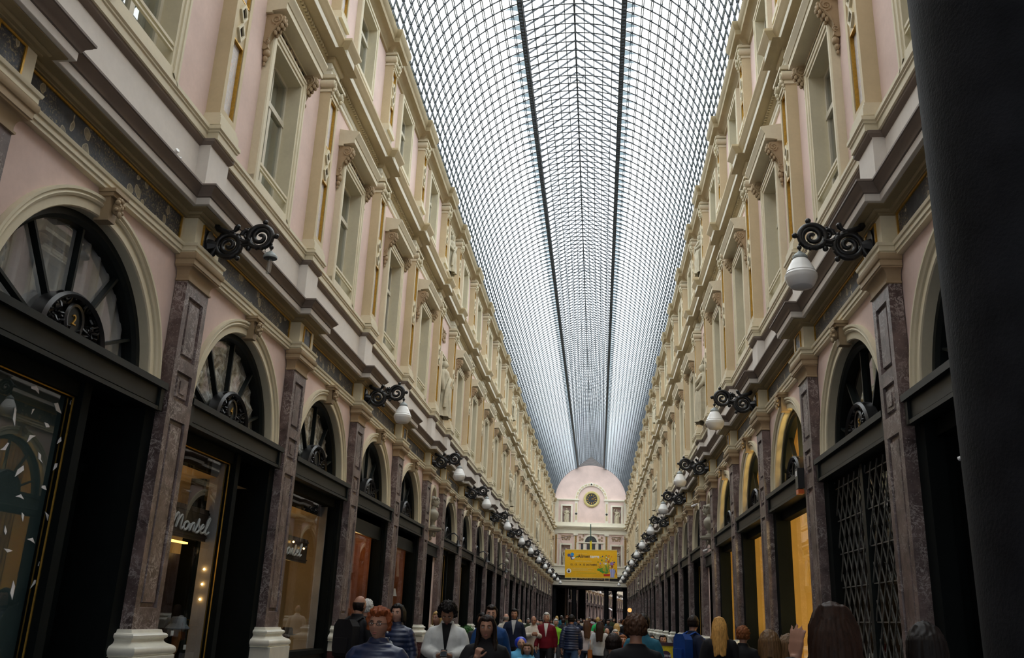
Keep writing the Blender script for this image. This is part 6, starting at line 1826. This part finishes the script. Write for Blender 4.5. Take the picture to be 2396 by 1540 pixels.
def face_parts(root, HM, skin, key):
    def build():
        ew = MB(); ei = MB(); br = MB(); lp = MB()
        for s_ in (-1, 1):
            ew.ball(HC0 + Vector((s_ * .031, -.079, .014)), .0125, 10, 8, (1.15, .55, .46)); ei.ball(HC0 + Vector((s_ * .031, -.0835, .0135)), .0062, 8, 6, (1, .5, 1))
            br.tube([tuple(HC0 + Vector((s_ * x, y, z))) for x, y, z in ((.015, -.095, .034), (.031, -.0905, .037), (.049, -.076, .032))], [.0035, .0045, .0025], 6)
        for z, w_, r in ((-.0525, .021, .0042), (-.0645, .017, .005)):
            lp.tube([tuple(HC0 + Vector((x, -.0955 + 9 * x * x, z + (2.5 * x * x if z > -.06 else 5 * x * x)))) for x in [w_ * k / 4 for k in range(-4, 5)]], [r * (1 - .8 * abs(k / 4) ** 2) for k in range(-4, 5)], 6)
        out = []
        for nm_, q_, mt_ in (('eye_white', ew, EYEW), ('iris', ei, EYED), ('eyebrow', br, BROW), ('lips', lp, LIP)): out.append((nm_, q_.xform(HM).mesh(nm_, mt_, 3.2)))
        return out
    for nm_, me in cached(('face', key), build): link(nm_, me, root)


def person(x, y, h, heading, label, pose='rest', top=('jacket', 'black'), legs='dimdenim', hair=('short', 'brown'), skin='fair', hem=.86, face=False, shirt=None, wide=1.0, group='people in the arcade', z=0, detail=True):
    """heading 0 faces the camera (-y); pi faces away"""
    root = link('person', None); root.location = (x, y, z); root.rotation_euler = (0, 0, heading); s_ = h / 1.722
    root.scale = (s_ * wide, s_ * wide, s_)
    tag(root, label, 'person', group)
    body, HM = cached(('b', pose), lambda: make_body(pose, pose))
    o = link('body', body, root); omat(o, SKIN[skin])
    style, colr = top
    o = link('jacket' if style != 'shirt' else 'top', cached(('t', pose, style, hem), lambda: make_top('%s_%s' % (style, pose), pose, style, hem)), root); omat(o, cloth(colr, CL[colr], .38 if style == 'puffer' else .75, .5 if style == 'puffer' else .25))
    o = link('trousers', cached(('l', pose), lambda: make_trousers(pose, pose)), root); omat(o, cloth(legs, CL[legs]))
    if hair:
        o = link('hair', cached(('h', hair[0], POSES[pose]['head']), lambda: make_hair(hair[0], HM)), root); omat(o, HAIR[hair[1]])
    if detail:
        for q_ in (-1, 1): link('shoe', cached(('s', pose, q_), lambda: make_shoe('%s%d' % (pose, q_), pose, q_)), root)
    if face: face_parts(root, HM, skin, POSES[pose]['head'])
    if shirt:
        def v_front():
            q = MB(); n_ = 8
            P = []
            for i in range(9):
                t_ = i / 8; z = 1.475 - .33 * t_; w_ = .055 * (1 - t_) + .004
                yy = -(.062 + .068 * min(1, t_ * 2.6)) - .012 - .014
                P += [(-w_, yy + .012, z), (0, yy, z), (w_, yy + .012, z)]
            q.add(P, [(3 * i + k, 3 * i + k + 1, 3 * i + k + 4, 3 * i + k + 3) for i in range(8) for k in range(2)])
            q.add([(p[0], p[1] + .03, p[2]) for p in P], [(3 * i + k, 3 * i + k + 1, 3 * i + k + 4, 3 * i + k + 3) for i in range(8) for k in range(2)])
            return q.mesh('shirt_front', M['paper'], 3.2)
        o = link('shirt_front', cached('vfront', v_front), root); o.location = (0, -.016 if style == 'puffer' else 0, 0); omat(o, cloth(shirt, CL[shirt]))
    return root, HM


def world_pt(root, p):
    return Matrix.Translation(root.location) @ Matrix.Rotation(root.rotation_euler.z, 4, 'Z') @ Matrix.Diagonal((*root.scale, 1)) @ Vector(p)


# --- the people one can tell apart, near to far
p, HM = person(-.78, 7.1, 1.57, -.08, 'woman with short red hair and glasses in a navy puffer jacket, walking this way', 'walk', ('puffer', 'puffnavy'), 'dimdenim', ('full', 'red'), 'mid', face=True, wide=1.06)
gq = MB()
for s_ in (-1, 1):
    gq.tube([tuple(HC0 + Vector((s_ * .033 + .02 * math.cos(2 * PI * k / 14), -.103 + .002, .012 + .014 * math.sin(2 * PI * k / 14)))) for k in range(15)], .0022, 5); gq.tube([tuple(HC0 + Vector((s_ * .052, -.1, .015))), tuple(HC0 + Vector((s_ * .078, .01, .012)))], .002, 5)
gq.tube([tuple(HC0 + Vector((-.013, -.108, .015))), tuple(HC0 + Vector((.013, -.108, .015)))], .002, 5)
link('glasses', gq.xform(HM).mesh('glasses', M['black'], .9), p)
person(-.16, 8.9, 1.565, .05, 'woman with long brown hair in a black coat, one hand raised to her collar', 'chest', ('jacket', 'black'), 'black', ('long', 'darkbrown'), 'mid', hem=.86, face=True)
pw, _ = person(-.88, 11.0, 1.71, .1, 'curly dark-haired man in a white jacket looking down at a phone', 'phone', ('jacket', 'white'), 'charcoal', ('curly', 'black'), 'tan', face=True, shirt='black')
ph = MB(); ph.box(-.036, .036, -.07, .07, -.005, .005); sc_ = MB(); sc_.box(-.032, .032, -.062, .062, .005, .006)
pr_ = spawn([('case', ph.mesh('phone_case', M['black'])), ('screen', sc_.mesh('phone_screen', plain('phone_screen', (.03, .04, .05), .15)))], 'phone', world_pt(pw, (0, -.36, 1.15)), .1, 'dark phone held in both hands by the man in the white jacket', 'phone'); pr_.rotation_euler = (.5, 0, .1)
pk, _ = person(-1.70, 12.0, 1.66, -.15, 'smiling dark-haired woman in a navy puffer jacket with a grey shoulder strap', 'rest', ('puffer', 'puffnavy'), 'dimdenim', ('bob', 'black'), 'fair', face=True)
sg_ = MB(); sg_.tube([(-.13, .05, 1.44), (-.1, -.1, 1.4), (.02, -.165, 1.2), (.14, -.15, 1.02), (.2, -.05, .95)], .018, 6)
o = link('shoulder_strap', sg_.mesh('shoulder_strap', cloth('grey', CL['grey']), .9), pk)
pb, _ = person(-2.17, 11.8, 1.75, 2.75, 'balding man with a black backpack in a dark jacket, seen from behind', 'rest', ('jacket', 'black'), 'black', ('balding', 'darkbrown'), 'mid')
person(-2.42, 13.2, 1.71, 2.9, 'white-haired person just beyond the man with the black backpack', 'rest', ('jacket', 'charcoal'), 'charcoal', ('grey', 'white'), 'fair')
person(-1.68, 15.0, 1.6, -.5, 'blonde woman half hidden behind the man in the white jacket', 'rest', ('jacket', 'black'), 'black', ('bob', 'blonde'), 'mid', face=True)
person(-.59, 13.0, 1.70, .1, 'dark-haired man in a blue jacket behind the woman in black', 'walk', ('jacket', 'blue'), 'dimdenim', ('short', 'darkbrown'), 'fair', face=True)
person(-.99, 15.2, 1.60, .3, 'dark-haired person behind the man in the blue jacket', 'rest', ('jacket', 'charcoal'), 'black', ('short', 'black'), 'mid')
person(-1.55, 25.0, 1.66, 2.9, 'bald man in a beige pullover seen from behind', 'rest', ('jacket', 'cream'), 'olive', ('balding', 'grey'), 'fair')
person(-1.15, 23.0, 1.76, 0, 'tall dark-haired man in an open navy jacket and pale shirt', 'walk', ('jacket', 'navy'), 'black', ('short', 'black'), 'mid', shirt='grey', face=True)
person(-.73, 24.0, 1.64, .2, 'balding man in a beige jacket and jeans with his hands together', 'hands', ('jacket', 'cream'), 'denim', ('balding', 'darkbrown'), 'mid', face=True)
person(-.41, 24.0, 1.71, 0, 'white-haired man in a burgundy cardigan over a white shirt', 'walk', ('jacket', 'burgundy'), 'black', ('short', 'white'), 'fair', shirt='white', face=True)
person(-.14, 14.0, 1.20, 0, 'small girl with fair brown hair and a sky-blue scarf', 'rest', ('jacket', 'sky'), 'dimdenim', ('bob', 'lightbrown'), 'fair', face=True, wide=1.22)
person(-.36, 15.5, 1.24, .2, 'small child in a bright blue hood beside the girl', 'rest', ('jacket', 'sky'), 'dimdenim', None, 'fair', wide=1.25, face=True)
hd_ = MB(); hd_.ball((0, .045, 1.625), .125, 18, 12, (.92, .9, 1.08)); o = link('hood', hd_.mesh('blue_hood', plain('blue_hood', (.01, .05, .6), .4), 3.2)); o.parent = [k for k in bpy.data.objects if k.get('label') == 'small child in a bright blue hood beside the girl'][0]
person(-.43, 30.0, 1.57, .1, 'white-haired woman in a lime green top', 'walk', ('shirt', 'lime'), 'charcoal', ('grey', 'white'), 'fair')
person(.23, 24.0, 1.68, PI, 'man in a dark quilted jacket and jeans walking away', 'walk', ('puffer', 'puffnavy'), 'denim', ('short', 'black'), 'mid')
pc, _ = person(.60, 26.0, 1.57, PI + .15, 'woman with long brown hair in a pale cardigan walking away', 'walk', ('shirt', 'pinkish'), 'dimdenim', ('long', 'chestnut'), 'fair')
pg, _ = person(.95, 23.0, 1.55, PI - .1, 'woman with brown hair in a light grey jacket walking away', 'walk', ('jacket', 'grey'), 'black', ('long', 'brown'), 'fair')
person(.91, 38.0, 1.73, PI, 'blonde person in a green and white top walking away', 'walk', ('shirt', 'green'), 'charcoal', ('pony', 'blonde'), 'fair')
person(1.05, 9.5, 1.43, PI, 'child with short dark hair seen from behind, close by', 'rest', ('jacket', 'black'), 'black', ('short', 'darkbrown'), 'mid', wide=1.08)
person(1.23, 8.5, 1.605, PI + .05, 'woman with short brown hair in a black top seen from behind', 'rest', ('shirt', 'black'), 'black', ('full', 'chestnut'), 'mid', wide=1.12)
person(1.46, 12.0, 1.65, PI - .2, 'dark-haired man in a denim-blue jacket beyond the woman in black', 'rest', ('jacket', 'teal'), 'dimdenim', ('short', 'black'), 'mid')
pm_, _ = person(2.39, 15.0, 1.69, PI - 1.0, 'man in a navy jacket with a blue backpack, face turned right', 'offer', ('jacket', 'navy'), 'dimdenim', ('short', 'darkbrown'), 'fair', face=True)
person(2.54, 13.0, 1.67, PI - .15, 'woman with long golden blonde hair in a black coat seen from behind', 'rest', ('jacket', 'black'), 'black', ('long', 'gold'), 'fair')
person(2.85, 13.0, 1.55, PI - .4, 'woman with short auburn hair in a dark leather jacket seen from behind', 'rest', ('jacket', 'black'), 'black', ('full', 'auburn'), 'fair')
person(2.31, 8.0, 1.53, PI - .1, 'woman with light brown shoulder-length hair seen from behind', 'rest', ('jacket', 'charcoal'), 'black', ('bob', 'lightbrown'), 'mid')
psg, HMs = person(2.66, 9.0, 1.50, 2.2, 'woman with sunglasses pushed up on fair brown hair', 'rest', ('jacket', 'charcoal'), 'black', ('bob', 'lightbrown'), 'mid', face=True)
gq = MB()
for s_ in (-1, 1): gq.ball(HC0 + Vector((s_ * .034, -.075, .105)), .024, 10, 8, (1, .4, .8)); gq.tube([tuple(HC0 + Vector((s_ * .056, -.06, .105))), tuple(HC0 + Vector((s_ * .086, .03, .05)))], .004, 5)
link('sunglasses', gq.xform(HMs).mesh('sunglasses', plain('sunglass_lens', (.2, .22, .25), .1, .8), .9), psg)
person(1.86, 4.0, 1.655, PI - .12, 'woman with long straight brown hair close in front, seen from behind with a hand raised', 'raise', ('jacket', 'black'), 'black', ('long', 'brown'), 'mid')
person(2.56, 5.0, 1.60, PI - .2, 'person with smooth black hair close beside the big black column', 'rest', ('jacket', 'black'), 'black', ('bob', 'black'), 'mid')

# things they carry
def backpack(root, colr, label):
    q = MB(); q.prism([(-.13, 0), (.13, 0), (.15, .1), (.145, .36), (.09, .44), (-.09, .44), (-.145, .36), (-.15, .1)], .0, .15, 'y'); k = MB(); k.prism([(-.1, .04), (.1, .04), (.11, .22), (-.11, .22)], .15, .19, 'y')
    st = MB()
    for s_ in (-1, 1): st.tube([(s_ * .09, .02, .42), (s_ * .1, -.09, .47), (s_ * .12, -.27, .36), (s_ * .13, -.28, .18), (s_ * .13, -.1, .05), (s_ * .12, .02, .04)], .016, 6)
    c_ = cloth(colr + '_pack', dict(black=(.012, .012, .014), blue=(.01, .06, .28))[colr])
    r = spawn([('pack', q.mesh('pack_' + colr, c_, .5)), ('pocket', k.mesh('pocket_' + colr, c_, .5)), ('strap', st.mesh('strap_' + colr, c_, .9))], 'backpack', world_pt(root, (0, .135, 1.0)), root.rotation_euler.z, label, 'backpack')
    return r


backpack(pb, 'black', 'black backpack on the balding man by the left shops'); backpack(pm_, 'blue', 'blue backpack on the man in the navy jacket')


def handbag(loc, rz, colr, label):
    q = MB(); q.prism([(-.14, 0), (.14, 0), (.12, .2), (-.12, .2)], -.05, .05, 'y'); st = MB(); st.tube([(-.1, 0, .2), (-.08, 0, .4), (0, 0, .5), (.08, 0, .4), (.1, 0, .2)], .01, 6)
    return spawn([('bag', q.mesh('bag_' + label[:6], colr, .5)), ('strap', st.mesh('bag_strap_' + label[:6], colr, .9))], 'handbag', loc, rz, label, 'bag')


handbag(world_pt(pg, (.24, .02, .78)), 1.4, cloth('tanleather', (.3, .1, .02)), 'tan leather handbag carried by the woman in light grey'); handbag(world_pt(pc, (-.22, .1, .95)), 1.4, cloth('winered', (.08, .01, .015)), 'wine-red handbag of the woman in the pale cardigan')

# --- the crowd farther on
FAR = [(1266, 1451, 34), (1258, 1452, 30), (1290, 1450, 52), (1303, 1442, 60), (1314, 1441, 58), (1318, 1449, 40), (1327, 1441, 62), (1334, 1446, 55), (1354, 1450, 44), (1359, 1447, 50), (1366, 1449, 60), (1374, 1448, 66), (1379, 1445, 46), (1386, 1447, 70), (1392, 1449, 75), (1413, 1449, 60), (1423, 1450, 42), (1430, 1444, 52), (1437, 1447, 58), (1443, 1460, 28), (1449, 1450, 64), (1455, 1450, 48), (1461, 1451, 44), (1468, 1450, 56), (1296, 1446, 75), (1345, 1448, 78), (1406, 1449, 82), (1216, 1450, 36), (1236, 1448, 42)]
random.seed(3)
tops = ['black', 'navy', 'charcoal', 'grey', 'white', 'brown', 'teal', 'burgundy', 'beige', 'olive', 'dimdenim']
hairs = [('short', 'black'), ('short', 'brown'), ('bob', 'brown'), ('long', 'darkbrown'), ('short', 'grey'), ('balding', 'grey'), ('bob', 'auburn'), ('bob', 'blonde')]
used_l = set()
AWAY = ['walking this way', 'walking away']
for i, (px, py_, Y) in enumerate(FAR):
    ty, hr = tops[(i * 7) % len(tops)], hairs[(i * 5) % len(hairs)]
    d = fwv * f_px + r2 * (px - 1198) + u2 * (770 - py_); k = Y / d.y; X, Z = CAM.x + d.x * k, CAM.z + d.z * k
    aw_ = i % 2
    lab = 'distant person in %s, %s %s hair, %s, %s side of the crowd' % ({'dimdenim': 'denim'}.get(ty, ty), {'balding': 'thinning', 'bob': 'bobbed'}.get(hr[0], hr[0]), {'darkbrown': 'dark'}.get(hr[1], hr[1]), AWAY[aw_], 'left' if X < .2 else 'right')
    if lab in used_l: lab = lab.replace('distant', 'very distant')
    used_l.add(lab)
    person(X, Y, max(1.5, min(1.85, Z)), (PI if aw_ else 0) + random.uniform(-.3, .3), lab, 'walk', ('shirt' if i % 3 == 0 else 'jacket', ty), ['black', 'dimdenim', 'charcoal'][i % 3], hr, ['fair', 'mid', 'tan', 'fair', 'dark'][i % 5], detail=False)
LOW = [(1551, 1487, 20, 'dark-haired child low beside the yellow signboard', ('short', 'black'), 'charcoal'), (1580, 1490, 21, 'grey-haired seated person behind the yellow signboard', ('grey', 'grey'), 'grey'), (1592, 1489, 19, 'dark-haired person bending behind the yellow signboard', ('bob', 'darkbrown'), 'black'),
       (1420, 1470, 26, 'short bald person with dark glasses in the middle of the crowd', ('balding', 'brown'), 'black'), (1440, 1475, 22, 'child in a white cap in the middle of the crowd', ('grey', 'white'), 'charcoal'), (1457, 1487, 17, 'small child with reddish hair and a red top', ('bob', 'auburn'), 'red'), (1523, 1486, 21, 'dark-haired girl by the right arcade', ('long', 'black'), 'charcoal')]
for px, py_, Y, lab, hr, ty in LOW:
    d = fwv * f_px + r2 * (px - 1198) + u2 * (770 - py_); k = Y / d.y
    person(CAM.x + d.x * k, Y, CAM.z + d.z * k, .1, lab, 'rest', ('jacket', ty), 'black', hr, 'fair', face=True, wide=1.12, detail=False)

# --- yellow shop board
bd = link('signboard', None); bd.location = (2.0, 15.6, 0); bd.rotation_euler = (0, 0, -.06)
tag(bd, 'yellow shop board in a maroon frame with a round dark emblem', 'sign')
MAR = plain('maroon_frame', (.05, .012, .018), .4)
q = MB()
for a in ((-.31, -.27, .1, 1.26), (.27, .31, .1, 1.26)): q.box(a[0], a[1], -.02, .02, a[2], a[3])
q.box(-.31, .31, -.02, .02, 1.22, 1.27); q.box(-.31, .31, -.02, .02, .1, .15)
link('frame', q.mesh('board_frame', MAR), bd)
link('panel', MB().box(-.27, .27, -.008, .008, .15, 1.22).mesh('board_panel', plain('board_yellow', (.8, .62, .01), .5)), bd)
q = MB(); q.lathe([(.085, 0), (.085, .006), (.001, .006)], 28); q.xform(Matrix.Translation((0, -.008, 1.06)) @ Matrix.Rotation(PI / 2, 4, 'X')); link('emblem', q.mesh('board_emblem', plain('plum', (.05, .015, .04), .5)), bd)
link('lettering', text_mesh('corne', 'CORNÉ', .052, M['paper'], (0, -.016, 1.065), RX, .001), bd)
q = MB()
for a in (-.29, .29): q.tube([(a, 0, 1.2), (a, .35, 0)], .015, 6); q.tube([(a, 0, .12), (a, -.05, 0)], .015, 6)
link('leg', q.mesh('board_legs', MAR), bd)
# small clipped bush beside the left arcade
q = MB(); random.seed(9)
for k in range(420):
    a = random.uniform(0, 2 * PI); b_ = math.acos(random.uniform(-.6, 1)); r = .27 * random.uniform(.85, 1.08); c_ = Vector((r * math.cos(a) * math.sin(b_), r * math.sin(a) * math.sin(b_), 1.0 + r * math.cos(b_)))
    u = Vector((random.uniform(-1, 1), random.uniform(-1, 1), random.uniform(-1, 1))).normalized() * .035; v_ = u.cross(c_ - Vector((0, 0, 1))).normalized() * .018
    q.add([c_ - u, c_ + v_, c_ + u, c_ - v_], [(0, 1, 2, 3)])
bs_ = MB(); bs_.ball((0, 0, 1.0), .25, 16, 12); pt_ = MB(); pt_.lathe([(.16, 0), (.2, .5), (.22, .55), (.19, .55), (.02, .5)], 18); tk = MB(); tk.tube([(0, 0, .5), (0, 0, .8)], .03, 7)
spawn([('pot', pt_.mesh('bush_pot', M['black'], .7)), ('trunk', tk.mesh('bush_trunk', M['tanwood'])), ('foliage', q.mesh('bush_leaves', plain('bush_green', (.03, .14, .015), .6))), ('crown', bs_.mesh('bush_core', plain('bush_core', (.01, .05, .008), .9), .9))], 'potted_bush', (-3.35, 30.5, 0), 0, 'small clipped green bush by the left pilasters', 'plant')
